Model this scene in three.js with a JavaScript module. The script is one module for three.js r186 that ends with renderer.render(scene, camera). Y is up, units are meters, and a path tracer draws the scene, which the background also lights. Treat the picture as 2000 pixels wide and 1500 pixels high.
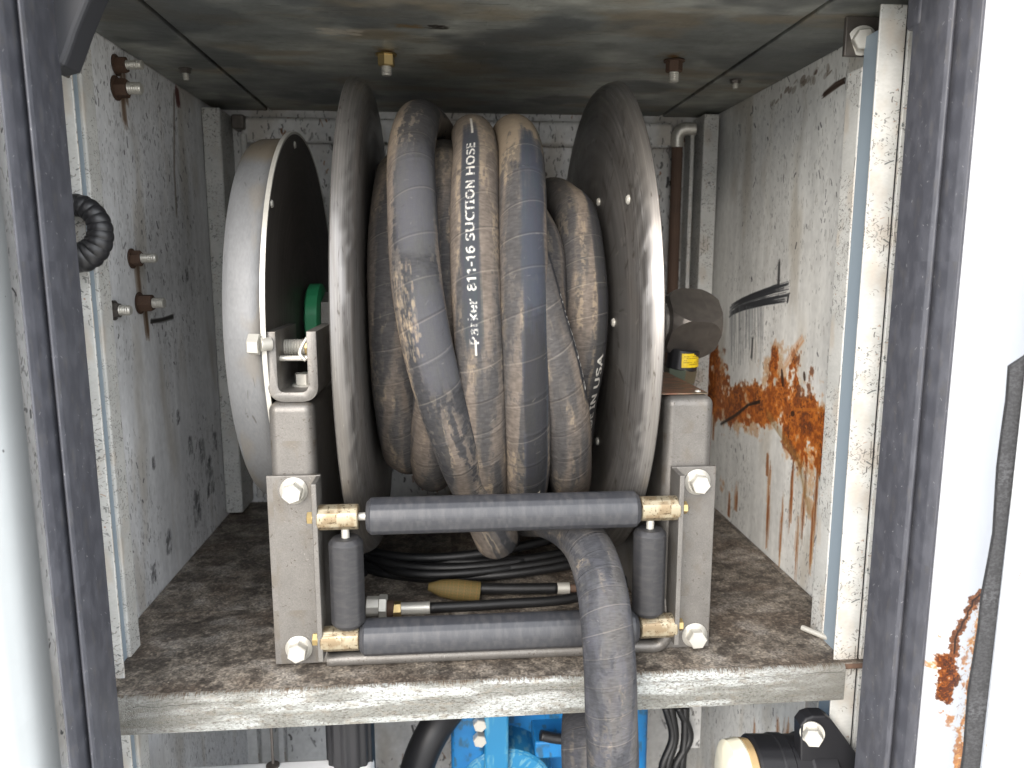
import * as THREE from 'three';
import { mergeGeometries, mergeVertices, toCreasedNormals } from 'three/addons/utils/BufferGeometryUtils.js';
import { RoundedBoxGeometry } from 'three/addons/geometries/RoundedBoxGeometry.js';
import { Brush, Evaluator, INTERSECTION } from 'three-bvh-csg';

// ───────────── camera, sky, sun, exposure ─────────────
const H = 1.4, PITCH = 0.16004, YAW = 0.08374, F = 1483;          // lens height; F in pixels of a 2000 x 1500 picture
const scene = new THREE.Scene();
const camera = new THREE.PerspectiveCamera(2 * Math.atan(750 / F) * 180 / Math.PI, 4 / 3, 0.01, 400);
camera.focus = 0.67; camera.userData.fStop = 9;
camera.position.set(0, H, 0);
camera.rotation.set(-PITCH, -YAW, 0, 'YXZ');
const renderer = new THREE.WebGLRenderer({ antialias: true });
renderer.toneMapping = THREE.LinearToneMapping;
renderer.toneMappingExposure = 4.0;
renderer.shadowMap.enabled = true;
{ // overcast daylight: pale zenith, slightly cooler towards the horizon
  const w = 64, h = 32, d = new Float32Array(w * h * 4);
  for (let y = 0; y < h; y++) for (let x = 0; x < w; x++) {
    const el = (y + 0.5) / h - 0.5, k = Math.max(0, el) * 2, i = (y * w + x) * 4;
    const b = el < 0 ? 0.45 : 1.05 + 0.05 * k;
    d[i] = b * 0.97; d[i + 1] = b; d[i + 2] = b * 1.05; d[i + 3] = 1;
  }
  const t = new THREE.DataTexture(d, w, h, THREE.RGBAFormat, THREE.FloatType);
  t.mapping = THREE.EquirectangularReflectionMapping; t.magFilter = THREE.LinearFilter; t.needsUpdate = true;
  scene.background = t; scene.environment = t;
}
const sun = new THREE.DirectionalLight(0xfff6ec, 1.3);
sun.position.set(-2.7, 3.7, 4.6); sun.target.position.set(0, 1.2, -0.8);
sun.castShadow = true; sun.shadow.radius = 60; sun.shadow.mapSize.set(2048, 2048);
Object.assign(sun.shadow.camera, { left: -2, right: 2, top: 2, bottom: -2, near: 0.1, far: 12 });
scene.add(sun, sun.target);

// ───────────── helpers ─────────────
let seed = 7;
const rnd = () => { seed = (seed + 0x6d2b79f5) | 0; let t = Math.imul(seed ^ (seed >>> 15), 1 | seed); t = (t + Math.imul(t ^ (t >>> 7), 61 | t)) ^ t; return ((t ^ (t >>> 14)) >>> 0) / 4294967296; };
const rr = (a, b) => a + (b - a) * rnd();
const clamp = (x, a = 0, b = 1) => Math.min(b, Math.max(a, x));
const lerp = (a, b, t) => a + (b - a) * t;
const sm = (a, b, x) => { const t = clamp((x - a) / (b - a)); return t * t * (3 - 2 * t); };
const V = (x, y, z) => new THREE.Vector3(x, y, z);
// where the line of sight through a pixel of the photograph meets a plane (lens at the origin)
const camRot = new THREE.Matrix4().makeRotationFromEuler(new THREE.Euler(-PITCH, -YAW, 0, 'YXZ'));
const sight = (px, py) => V((px - 1000) / F, -(py - 750) / F, -1).applyMatrix4(camRot);
const onZ = (px, py, z) => { const d = sight(px, py); return d.multiplyScalar(z / d.z); };
const onX = (px, py, x) => { const d = sight(px, py); return d.multiplyScalar(x / d.x); };
const onY = (px, py, y) => { const d = sight(px, py); return d.multiplyScalar(y / d.y); };

const bases = new Map(), used = new Map();
const numbered = (n) => { const k = used.get(n) ?? 0; used.set(n, k + 1); return k ? n + '_' + String(k).padStart(3, '0') : n; };
function tag(o, label, category, group, kind) {
  o.userData.label = label; if (category) o.userData.category = category;
  if (group) o.userData.group = group; if (kind) o.userData.kind = kind;
  return o;
}
function thing(name, label, category, base, group) {
  const g = new THREE.Group(); g.name = numbered(name); g.position.set(base.x, base.y + H, base.z); scene.add(g);
  bases.set(g, base.clone()); return tag(g, label, category, group);
}
function part(parent, name, geos, mat, label) {
  const g = Array.isArray(geos) ? merge(geos) : geos;
  const b = bases.get(parent); g.translate(-b.x, -b.y, -b.z);
  const m = new THREE.Mesh(g, mat); m.name = name; m.castShadow = m.receiveShadow = true; if (label) m.userData.label = label;
  parent.add(m); bases.set(m, b); return m;
}
function solo(name, label, category, geos, mat, base, group, kind) {
  const g = Array.isArray(geos) ? merge(geos) : geos;
  if (!base) { g.computeBoundingBox(); base = g.boundingBox.getCenter(V()); base.y = g.boundingBox.min.y; }
  g.translate(-base.x, -base.y, -base.z);
  const m = new THREE.Mesh(g, mat); m.name = numbered(name); m.castShadow = m.receiveShadow = true;
  m.position.set(base.x, base.y + H, base.z); scene.add(m); return tag(m, label, category, group, kind);
}
function merge(list) {
  return mergeGeometries(list.map((g) => {
    const n = g.index ? g.toNonIndexed() : g.clone();
    for (const k of Object.keys(n.attributes)) if (!['position', 'normal', 'uv'].includes(k)) n.deleteAttribute(k);
    return n;
  }));
}
// box-projected uv in metres
function uvBox(g, s = 1) {
  if (g.index) g = g.toNonIndexed();
  const p = g.attributes.position, n = g.attributes.normal, uv = new Float32Array(p.count * 2);
  for (let i = 0; i < p.count; i += 3) {
    let ax = 0, ay = 0, az = 0;
    for (let k = 0; k < 3; k++) { ax += Math.abs(n.getX(i + k)); ay += Math.abs(n.getY(i + k)); az += Math.abs(n.getZ(i + k)); }
    for (let k = 0; k < 3; k++) {
      const x = p.getX(i + k), y = p.getY(i + k), z = p.getZ(i + k), j = (i + k) * 2;
      if (ax >= ay && ax >= az) { uv[j] = z * s; uv[j + 1] = y * s; } else if (ay >= az) { uv[j] = x * s; uv[j + 1] = z * s; } else { uv[j] = x * s; uv[j + 1] = y * s; }
    }
  }
  g.setAttribute('uv', new THREE.BufferAttribute(uv, 2)); return g;
}
// planar uv: two axes mapped to 0..1 over ranges
function uvPlane(g, a, a0, a1, b, b0, b1) {
  const p = g.attributes.position, uv = new Float32Array(p.count * 2), get = { x: (i) => p.getX(i), y: (i) => p.getY(i), z: (i) => p.getZ(i) };
  for (let i = 0; i < p.count; i++) { uv[2 * i] = (get[a](i) - a0) / (a1 - a0); uv[2 * i + 1] = (get[b](i) - b0) / (b1 - b0); }
  g.setAttribute('uv', new THREE.BufferAttribute(uv, 2)); return g;
}
const box = (x0, x1, y0, y1, z0, z1) => uvBox(new THREE.BoxGeometry(x1 - x0, y1 - y0, z1 - z0).translate((x0 + x1) / 2, (y0 + y1) / 2, (z0 + z1) / 2));
const rbox = (x0, x1, y0, y1, z0, z1, r, s = 4) => uvBox(new RoundedBoxGeometry(Math.abs(x1 - x0), Math.abs(y1 - y0), Math.abs(z1 - z0), s, r).translate((x0 + x1) / 2, (y0 + y1) / 2, (z0 + z1) / 2));
const toDir = (g, dir, pos) => { g.applyQuaternion(new THREE.Quaternion().setFromUnitVectors(V(0, 1, 0), dir.clone().normalize())); return g.translate(pos.x, pos.y, pos.z); };
const lathe = (pts, seg = 40) => new THREE.LatheGeometry(pts.map(([r, y]) => new THREE.Vector2(Math.max(r, 1e-5), y)), seg);
const turned = (pts, dir, pos, seg = 40, crease = 0.6) => toDir(toCreasedNormals(lathe(pts, seg), crease), dir, pos);
const cyl = (a, b, r0, r1 = r0, seg = 28, bev = 0.06) => { const L = a.distanceTo(b), e = Math.min(bev * r0, L * 0.3); return turned([[0, 0], [r0 - e, 0], [r0, e], [r1, L - e], [r1 - e, L], [0, L]], b.clone().sub(a), a, seg, 0.5); };
function hexHead(R, h, seg = 6) { // six-sided head with a turned chamfer, along +y
  const g = lathe([[0, 0], [R, 0], [R, h * 0.9], [R * 0.9, h], [0, h]], seg).toNonIndexed(); g.computeVertexNormals(); return g.rotateY(0.3);
}
const flat = (g) => { g = g.toNonIndexed(); g.computeVertexNormals(); return g; };
// a sweep with a steady frame; ref(i, p) gives the side that v = 0.5 faces
function sweep(pts, rad, ref, segV = 28, closed = false, uvs) {
  const n = pts.length, pos = [], uv = [], idx = []; let L = 0; const acc = [0];
  for (let i = 1; i < n; i++) { L += pts[i].distanceTo(pts[i - 1]); acc.push(L); }
  const R = typeof rad === 'function' ? rad : () => rad;
  for (let i = 0; i < n; i++) {
    const t = closed && (i === 0 || i === n - 1) ? pts[1].clone().sub(pts[n - 2]) : pts[Math.min(n - 1, i + 1)].clone().sub(pts[Math.max(0, i - 1)]);
    t.normalize(); const o = ref(pts[i], i); o.addScaledVector(t, -o.dot(t)).normalize(); const s = t.clone().cross(o);
    for (let j = 0; j <= segV; j++) {
      const a = (j / segV - 0.5) * Math.PI * 2, r = R(i / (n - 1), j / segV);
      pos.push(pts[i].x + r * (o.x * Math.cos(a) + s.x * Math.sin(a)), pts[i].y + r * (o.y * Math.cos(a) + s.y * Math.sin(a)), pts[i].z + r * (o.z * Math.cos(a) + s.z * Math.sin(a)));
      uv.push(uvs ? acc[i] * uvs : i / (n - 1), (1 - j / segV) * (uvs ? Math.PI * 2 * R(0, 0) * uvs : 1));
    }
  }
  for (let i = 0; i < n - 1; i++) for (let j = 0; j < segV; j++) { const a = i * (segV + 1) + j, b = a + segV + 1; idx.push(a, a + 1, b, a + 1, b + 1, b); }
  if (!closed) for (const i of [0, n - 1]) { const c = pos.length / 3; pos.push(pts[i].x, pts[i].y, pts[i].z); uv.push(i ? 1 : 0, 0.5); for (let j = 0; j < segV; j++) { const a = i * (segV + 1) + j; i ? idx.push(c, a, a + 1) : idx.push(c, a + 1, a); } }
  const g = new THREE.BufferGeometry(); g.setAttribute('position', new THREE.Float32BufferAttribute(pos, 3)); g.setAttribute('uv', new THREE.Float32BufferAttribute(uv, 2)); g.setIndex(idx); g.computeVertexNormals();
  const N = g.attributes.normal; // weld the seam's normals
  for (let i = 0; i < n; i++) { const a = i * (segV + 1), b = a + segV; const x = N.getX(a) + N.getX(b), y = N.getY(a) + N.getY(b), z = N.getZ(a) + N.getZ(b), l = Math.hypot(x, y, z) || 1; N.setXYZ(a, x / l, y / l, z / l); N.setXYZ(b, x / l, y / l, z / l); }
  return g;
}
const spline = (pts, n, closed = false) => new THREE.CatmullRomCurve3(pts, closed, 'centripetal').getPoints(n);
const tube = (pts, r, n = 60, segV = 14) => sweep(spline(pts, n), r, () => V(0.13, 0.2, 1), segV, false, 1);
const extrudeY = (shape, y0, y1, bev = 0) => { // shape drawn in (x, -z)
  const g = new THREE.ExtrudeGeometry(shape, { depth: y1 - y0, bevelEnabled: bev > 0, bevelSize: bev, bevelThickness: bev, bevelSegments: 2, curveSegments: 14 });
  g.rotateX(-Math.PI / 2).translate(0, y0, 0); return uvBox(g);
};

// ───────────── textures ─────────────
function noiseField(seedN, per) { const a = new Float32Array(per * per); let s = seedN * 7919 + 13; for (let i = 0; i < a.length; i++) { s = (s * 1664525 + 1013904223) >>> 0; a[i] = s / 4294967296; } return a; }
const LAT = noiseField(3, 256);
function vn(x, y) { const xi = Math.floor(x), yi = Math.floor(y), fx = x - xi, fy = y - yi, u = fx * fx * (3 - 2 * fx), v = fy * fy * (3 - 2 * fy), x0 = xi & 255, x1 = (xi + 1) & 255, y0 = (yi & 255) << 8, y1 = ((yi + 1) & 255) << 8; const a = LAT[y0 + x0], b = LAT[y0 + x1], c = LAT[y1 + x0], d = LAT[y1 + x1]; return a + (b - a) * u + (c - a) * v + (a - b - c + d) * u * v; }
function fbm(x, y, o = 4) { let s = 0, a = 0.5, n = 0; for (let i = 0; i < o; i++) { s += a * vn(x, y); n += a; a *= 0.5; x = x * 2.03 + 17.1; y = y * 2.03 + 5.7; } return s / n; }
function canvasOf(w, h, fn) {
  const c = document.createElement('canvas'); c.width = w; c.height = h; const ctx = c.getContext('2d'), im = ctx.createImageData(w, h), d = im.data;
  for (let y = 0, i = 0; y < h; y++) for (let x = 0; x < w; x++, i += 4) { const v = fn(x, y); d[i] = v[0]; d[i + 1] = v[1]; d[i + 2] = v[2]; d[i + 3] = 255; }
  ctx.putImageData(im, 0, 0); return [c, ctx];
}
function tex(c, color = true, rx = 1, ry = 1) { const t = new THREE.CanvasTexture(c); t.wrapS = t.wrapT = THREE.RepeatWrapping; t.magFilter = THREE.LinearFilter; t.anisotropy = 8; t.repeat.set(rx, ry); if (color) t.colorSpace = THREE.SRGBColorSpace; return t; }
const mix3 = (a, b, t) => [lerp(a[0], b[0], t), lerp(a[1], b[1], t), lerp(a[2], b[2], t)];
const scl = (a, k) => [a[0] * k, a[1] * k, a[2] * k];
function flecks(ctx, w, h, n, col, len, wid, tilt = 0.25, a0 = 0.25, a1 = 0.8) {
  ctx.lineCap = 'round';
  for (let i = 0; i < n; i++) {
    const x = rnd() * w, y = rnd() * h; if (fbm(x / w * 6 + 9, y / h * 9, 2) < 0.42 + 0.2 * rnd() - 0.12) continue;
    const l = len * (0.3 + 1.1 * rnd() * rnd()), a = Math.PI / 2 + (rnd() - 0.5) * tilt * 4;
    ctx.strokeStyle = `rgba(${col},${rr(a0, a1)})`; ctx.lineWidth = wid * rr(0.5, 1.3);
    ctx.beginPath(); ctx.moveTo(x, y); ctx.quadraticCurveTo(x + Math.cos(a) * l * 0.5 + rr(-1, 1) * wid, y + Math.sin(a) * l * 0.5, x + Math.cos(a) * l, y + Math.sin(a) * l); ctx.stroke();
  }
}
const M = {};
const std = (o) => new THREE.MeshStandardMaterial(o);

// painted sheet with dark flecks, per wall; the mark painter gets a map from photo pixels to canvas pixels
const WY0 = -0.95, WY1 = 0.25, WZ0 = -0.58, WZ1 = -1.22;
function wallTexture(tone, density, marks, w = 1024, h = 2048) {
  const [c, ctx] = canvasOf(w, h, (x, y) => {
    const m = fbm(x / 120, y / 150), f = fbm(x / 7, y / 11, 2), st = fbm(x / 16, y / 260, 3);
    const k = 0.86 + 0.16 * m + 0.09 * (f - 0.5) + 0.12 * (st - 0.5); return mix3(scl(tone, k), [150, 138, 118], 0.35 * sm(0.55, 0.85, fbm(x / 60 + 40, y / 220, 3)));
  });
  flecks(ctx, w, h, density * 1.5, '70,70,70', 9, 1.7, 0.25, 0.15, 0.6); flecks(ctx, w, h, density * 0.5, '100,92,82', 20, 1.3, 0.15, 0.15, 0.5); flecks(ctx, w, h, density * 0.10, '44,44,46', 14, 3.6, 0.4, 0.3, 0.8);
  marks?.(ctx, w, h); return c;
}
const XL = -0.335, XR = 0.408, YC = 0.218, YF = -0.375, ZB = -1.185;
const toWall = (X) => (px, py) => { const p = onX(px, py, X); return [(p.z - WZ0) / (WZ1 - WZ0) * 1024, (WY1 - p.y) / (WY1 - WY0) * 2048]; };
function smear(ctx, pts, col, wid, n, a = 0.35) { for (let i = 0; i < n; i++) { ctx.strokeStyle = `rgba(${col},${a * rr(0.4, 1)})`; ctx.lineWidth = wid * rr(0.15, 0.5); ctx.beginPath(); const ox = rr(-1, 1) * wid * 0.5, oy = rr(-1, 1) * wid * 0.5; pts.forEach(([x, y], k) => k ? ctx.lineTo(x + ox + rr(-2, 2), y + oy + rr(-2, 2)) : ctx.moveTo(x + ox, y + oy)); ctx.stroke(); } }
// rust: speckled matter inside a soft-edged cloud of centres
function rustCloud(ctx, blobs, n, sx = 1) {
  const cols = ['122,58,14', '150,78,22', '96,42,12', '176,104,40', '70,30,12', '136,66,16'];
  for (let i = 0; i < n; i++) {
    const [x, y, rx, ry, k] = blobs[Math.floor(rnd() * blobs.length)]; const a = rnd() * 6.283, q = Math.pow(rnd(), 0.62);
    const X = x + Math.cos(a) * q * rx, Y = y + Math.sin(a) * q * ry; if (fbm(X / 16 + 3, Y / 16, 3) < 0.22 + 0.28 * q * q) continue;
    ctx.fillStyle = `rgba(${cols[Math.floor(rnd() * cols.length)]},${rr(0.25, 0.85) * (k ?? 1)})`; ctx.beginPath(); ctx.ellipse(X, Y, rr(1, 4.2) * sx, rr(1.4, 6) * sx, rr(-0.5, 0.5), 0, 6.283); ctx.fill();
  }
}
function rustRuns(ctx, runs) { // streaks running down the wall
  for (const [x, y0, y1, w, k] of runs) for (let i = 0; i < 46; i++) {
    const X = x + rr(-1, 1) * rr(0, 1) * w, a = lerp(y0, y1, rnd() * 0.6), b = Math.min(y1, a + rr(10, 90));
    ctx.strokeStyle = `rgba(${['158,84,26', '120,62,22', '178,120,62', '96,50,22'][Math.floor(rnd() * 4)]},${rr(0.12, 0.5) * k})`; ctx.lineWidth = rr(1, 4.5); ctx.beginPath(); ctx.moveTo(X, a); ctx.lineTo(X + rr(-2, 2), b); ctx.stroke();
  }
}
function rustField(ctx, w, h, blobs, pal, scale, amt) { // lifted, pitted rust with a ragged outline
  let x0 = w, x1 = 0, y0 = h, y1 = 0; for (const [x, y, rx, ry] of blobs) { x0 = Math.min(x0, x - rx * 1.6); x1 = Math.max(x1, x + rx * 1.6); y0 = Math.min(y0, y - ry * 1.6); y1 = Math.max(y1, y + ry * 1.6); }
  x0 = Math.max(0, Math.floor(x0)); y0 = Math.max(0, Math.floor(y0)); x1 = Math.min(w, Math.ceil(x1)); y1 = Math.min(h, Math.ceil(y1)); if (x1 <= x0 || y1 <= y0) return;
  const im = ctx.getImageData(x0, y0, x1 - x0, y1 - y0), d = im.data, W = x1 - x0;
  for (let y = y0; y < y1; y++) for (let x = x0; x < x1; x++) {
    let f = 0; for (const [bx, by, rx, ry, k] of blobs) { const q = 1 - Math.hypot((x - bx) / rx, (y - by) / ry) * 0.7; if (q > 0) f = Math.max(f, Math.min(1, q * 1.6) * (k ?? 1)); }
    if (f <= 0) continue;
    const n = fbm(x / scale / 3, y / scale / 3.6, 4), m = fbm(x / scale + 50, y / scale + 20, 3), p = fbm(x / (scale * 0.4) + 9, y / (scale * 0.4), 2);
    const a = sm(0.42, 0.62, f * 0.8 + (n - 0.5) * 0.9 + (m - 0.5) * 0.5) * amt * clamp(0.55 + f * 0.6); if (a < 0.02) continue;
    let c = mix3(pal[0], pal[1], sm(0.35, 0.65, m)); c = mix3(c, pal[2], sm(0.52, 0.68, 0.5 * p + 0.5 * n)); c = scl(c, 0.8 + 0.45 * p);
    const i = ((y - y0) * W + x - x0) * 4; d[i] = lerp(d[i], c[0], a); d[i + 1] = lerp(d[i + 1], c[1], a); d[i + 2] = lerp(d[i + 2], c[2], a);
  }
  ctx.putImageData(im, x0, y0);
}
const wallLc = wallTexture([226, 227, 228], 11000, (ctx) => {
  const P = toWall(XL);
  for (const [px, py, s] of [[410, 930, 26], [385, 990, 22], [372, 870, 12], [395, 880, 16], [348, 815, 9], [300, 905, 7], [365, 535, 9], [420, 860, 14], [330, 1060, 14], [300, 1120, 10]]) { const [x, y] = P(px, py); for (let i = 0; i < 60; i++) { ctx.fillStyle = `rgba(38,38,40,${rr(0.05, 0.3)})`; ctx.beginPath(); ctx.ellipse(x + rr(-1, 1) * s, y + rr(-1, 1) * s * 1.6, rr(1, s * 0.35), rr(2, s * 0.7), 0.4, 0, 7); ctx.fill(); } }
  smear(ctx, [P(295, 628), P(315, 625), P(338, 618)], '35,32,30', 8, 14, 0.7);
  smear(ctx, [P(340, 180), P(340, 330), P(345, 420)], '80,68,52', 10, 10, 0.3);
  smear(ctx, [P(345, 175), P(348, 200)], '78,30,28', 20, 20, 0.6);
  for (const [px, py] of [[238, 125], [238, 172], [265, 505], [282, 592]]) { const [x, y] = P(px, py); smear(ctx, [[x, y + 10], [x + 4, y + 60]], '90,66,44', 20, 18, 0.3); }
});
const wallRc = wallTexture([222, 222, 218], 6500, (ctx) => {
  const P = toWall(XR), B = (px, py, rx, ry, k = 1) => [...P(px, py), rx, ry, k];
  for (let i = 0; i < 150; i++) { const q = rr(-17, 17), t0 = rnd() * 0.25, t1 = lerp(0.55, 1, rnd()), pts = []; if (Math.abs(q) < 3 && rnd() < 0.8) continue; for (let k = 0; k <= 8; k++) { const t = lerp(t0, t1, k / 8), px = 1424 + 120 * t, py = 612 - 44 * Math.pow(t, 0.6); const [x, y] = P(px, py); pts.push([x, y + q * (0.8 + 0.5 * t) + rr(-0.6, 0.6)]); } ctx.strokeStyle = `rgba(38,40,44,${rr(0.2, 0.7)})`; ctx.lineWidth = rr(0.8, 3.4); ctx.beginPath(); pts.forEach(([x, y], k) => k ? ctx.lineTo(x, y) : ctx.moveTo(x, y)); ctx.stroke(); }
  for (let i = 0; i < 60; i++) { const px = rr(1424, 1492), a = P(px, 600), b = P(px + rr(-2, 2), rr(640, 712)); ctx.strokeStyle = `rgba(96,100,104,${rr(0.08, 0.34)})`; ctx.lineWidth = rr(2, 8); ctx.beginPath(); ctx.moveTo(...a); ctx.lineTo(...b); ctx.stroke(); }
  for (const [a, b, c] of [[1522, 510, 560], [1540, 575, 590], [1470, 660, 700]]) smear(ctx, [P(a, b), P(a - 2, c)], '44,44,46', 8, 16, 0.5);
  smear(ctx, [P(1608, 186), P(1630, 168), P(1648, 158)], '48,32,22', 10, 12, 0.6);
  for (let i = 0; i < 26; i++) { const px = rr(1500, 1640), [x, y] = P(px, lerp(195, 120, (px - 1500) / 140) + rr(-8, 14)); ctx.fillStyle = `rgba(60,42,28,${rr(0.1, 0.5)})`; ctx.beginPath(); ctx.ellipse(x, y, rr(2, 12), rr(2, 9), 0.3, 0, 7); ctx.fill(); }
  // rust patch where the paint has lifted
  rustField(ctx, 1024, 2048, [B(1400, 770, 110, 120, 0.7), B(1450, 800, 110, 80, 0.7), B(1510, 760, 100, 110, 0.7), B(1550, 770, 90, 100, 0.65), B(1570, 850, 100, 110, 0.75), B(1600, 900, 70, 160, 0.6), B(1545, 930, 30, 120, 0.45), B(1420, 960, 60, 80, 0.45)], [[202, 160, 108], [184, 132, 78], [160, 104, 58]], 12, 0.6);
  rustField(ctx, 1024, 2048, [B(1480, 792, 110, 60, 1), B(1440, 790, 90, 56, 1), B(1520, 790, 90, 64, 1), B(1560, 830, 100, 70, 0.95), B(1590, 860, 70, 90, 0.95), B(1530, 775, 80, 60, 0.9), B(1405, 760, 90, 90, 0.9), B(1395, 720, 70, 70, 0.9), B(1400, 780, 80, 65), B(1425, 800, 60, 45), B(1450, 805, 70, 40), B(1470, 780, 50, 44, 0.8), B(1515, 715, 32, 48, 0.9), B(1510, 765, 55, 50, 0.85), B(1548, 745, 34, 62, 0.8), B(1500, 800, 70, 36), B(1540, 800, 70, 40), B(1545, 835, 70, 48), B(1580, 830, 70, 60), B(1570, 865, 60, 54), B(1595, 870, 48, 70), B(1590, 800, 50, 32, 0.85), B(1560, 690, 24, 40, 0.4), B(1580, 740, 40, 40, 0.4)], [[186, 104, 32], [140, 70, 20], [84, 42, 20]], 9, 0.96);
  for (const [a, b, rx, ry] of [[1528, 738, 6, 20], [1571, 735, 5, 10], [1548, 808, 9, 6]]) { const [x, y] = P(a, b); ctx.fillStyle = 'rgba(44,26,16,0.8)'; ctx.beginPath(); ctx.ellipse(x, y, rx, ry, 0.3, 0, 7); ctx.fill(); }
  smear(ctx, [P(1408, 828), P(1436, 812), P(1462, 790), P(1484, 784)], '30,20,14', 9, 9, 0.6);
  smear(ctx, [P(1535, 712), P(1555, 680), P(1570, 660)], '190,130,80', 14, 12, 0.25);
  smear(ctx, [P(1555, 800), P(1600, 800), P(1612, 802)], '184,110,40', 6, 8, 0.4);
  const R = (px, py0, py1, w, k) => { const a = P(px, py0), b = P(px, py1); return [a[0], a[1], b[1], w, k]; };
  rustRuns(ctx, [R(1505, 900, 1080, 12, 1), R(1500, 880, 930, 10, 0.9), R(1550, 890, 1060, 9, 0.9), R(1575, 900, 1090, 10, 0.9), R(1600, 880, 1100, 8, 1), R(1440, 940, 1000, 16, 0.7), R(1425, 960, 1010, 14, 1), R(1395, 800, 860, 12, 0.6), R(1530, 960, 1150, 8, 0.6), R(1560, 1000, 1160, 10, 0.5), R(1590, 980, 1130, 7, 0.8), R(1540, 1400, 1480, 26, 0.7), R(1520, 1400, 1480, 10, 0.5), R(1475, 1400, 1500, 8, 0.5)]);
  smear(ctx, [P(1500, 810), P(1560, 900), P(1580, 1000)], '130,104,60', 22, 14, 0.16);
});
const speckMat = (c, o = {}) => std({ map: tex(c), roughness: 0.6, ...o });
M.wallL = speckMat(wallLc); M.wallR = speckMat(wallRc);
{ const [c, ctx] = canvasOf(1024, 1024, (x, y) => { const k = 0.8 + 0.25 * fbm(x / 90, y / 120) + 0.1 * (fbm(x / 9, y / 9, 2) - 0.5); return mix3(scl([206, 206, 204], k), [150, 140, 126], 0.5 * sm(0.5, 0.8, fbm(x / 70 + 7, y / 200))); });
  flecks(ctx, 1024, 1024, 3600, '60,60,60', 14, 2.6); flecks(ctx, 1024, 1024, 500, '40,38,36', 26, 5); flecks(ctx, 1024, 1024, 260, '110,60,30', 20, 4);
  M.wallB = std({ map: tex(c, true, 1 / 0.6, 1 / 0.6), roughness: 0.65 }); }
// cream-white painted frame posts: flecks, chipped edges
{ const [c, ctx] = canvasOf(512, 1024, (x, y) => { const k = 0.9 + 0.14 * fbm(x / 60, y / 90) + 0.06 * (fbm(x / 6, y / 7, 2) - 0.5); return mix3(scl([180, 180, 176], k), [160, 142, 122], 0.3 * sm(0.52, 0.8, fbm(x / 40 + 31, y / 130, 3))); });
  flecks(ctx, 512, 1024, 4200, '84,80,74', 11, 2.2, 0.5, 0.2, 0.75); flecks(ctx, 512, 1024, 420, '70,72,72', 18, 4.2, 0.5); flecks(ctx, 512, 1024, 70, '130,90,66', 12, 3.4, 0.6, 0.2, 0.6); flecks(ctx, 512, 1024, 70, '52,48,46', 70, 2.2, 0.04, 0.3, 0.8);
  const t = (rx) => tex(c, true, rx, rx); M.post = std({ map: t(1 / 0.2), roughness: 0.55 }); }
M.groove = std({ color: 0x8c99a3, roughness: 0.5, metalness: 0.2 });
M.white = std({ color: new THREE.Color(0.74, 0.75, 0.76), roughness: 0.38 });
// galvanised shelf: grimy top, brighter worn lip
{ const S = 1024; const [c, ctx] = canvasOf(S, S, (x, y) => { const a = fbm(x / 120, y / 120), b = fbm(x / 14 + 4, y / 14, 3), d = fbm(x / 40 + 11, y / 44 + 3, 4); let k = mix3([64, 58, 52], [122, 114, 104], sm(0.3, 0.75, d * 0.6 + b * 0.4)); k = mix3(k, [80, 68, 58], 0.5 * sm(0.45, 0.7, a)); k = mix3(k, [152, 147, 140], 0.55 * sm(0.54, 0.8, fbm(x / 80 + 77, y / 60, 4))); const f = fbm(x / 4 + 31, y / 4, 2), ff = fbm(x / 9, y / 9 + 60, 3); k = mix3(k, [140, 130, 116], 0.5 * sm(0.55, 0.75, ff)); return scl(k, 0.6 + 0.8 * f); });
  for (let i = 0; i < 2600; i++) { const x = rnd() * S, y = rnd() * S, a = rnd() * 6.3, l = rr(6, 34); ctx.strokeStyle = rnd() < 0.5 ? `rgba(150,140,128,${rr(0.06, 0.35)})` : `rgba(26,22,20,${rr(0.1, 0.4)})`; ctx.lineWidth = rr(0.8, 2.6); ctx.beginPath(); ctx.arc(x, y, l, a, a + rr(0.2, 0.9)); ctx.stroke(); }
  for (let i = 0; i < 70; i++) { const x = rnd() * S, y = rnd() * S, a = rr(-0.5, 0.5) + (rnd() < 0.5 ? 1.57 : 0), l = rr(40, 220); ctx.strokeStyle = `rgba(${rnd() < 0.65 ? '168,160,148' : '30,26,22'},${rr(0.12, 0.5)})`; ctx.lineWidth = rr(0.8, 2.2); ctx.beginPath(); ctx.moveTo(x, y); ctx.quadraticCurveTo(x + Math.cos(a) * l * 0.5 + rr(-8, 8), y + Math.sin(a) * l * 0.5, x + Math.cos(a) * l, y + Math.sin(a) * l); ctx.stroke(); }
  for (let i = 0; i < 160; i++) { ctx.fillStyle = `rgba(190,180,165,${rr(0.2, 0.8)})`; ctx.beginPath(); ctx.arc(rnd() * S, rnd() * S, rr(0.7, 2.2), 0, 7); ctx.fill(); }
  const bump = tex(canvasOf(512, 512, (x, y) => { const v = 255 * fbm(x / 12, y / 12, 4); return [v, v, v]; })[0], false, 1 / 0.4, 1 / 0.4);
  const rough = tex(canvasOf(512, 512, (x, y) => { const v = 130 + 110 * fbm(x / 30 + 5, y / 30, 3); return [v, v, v]; })[0], false, 1 / 0.4, 1 / 0.4);
  M.shelf = std({ map: tex(c, true, 1 / 0.4, 1 / 0.4), bumpMap: bump, bumpScale: 0.0012, roughnessMap: rough, roughness: 0.9, metalness: 0.15 }); }
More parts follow.
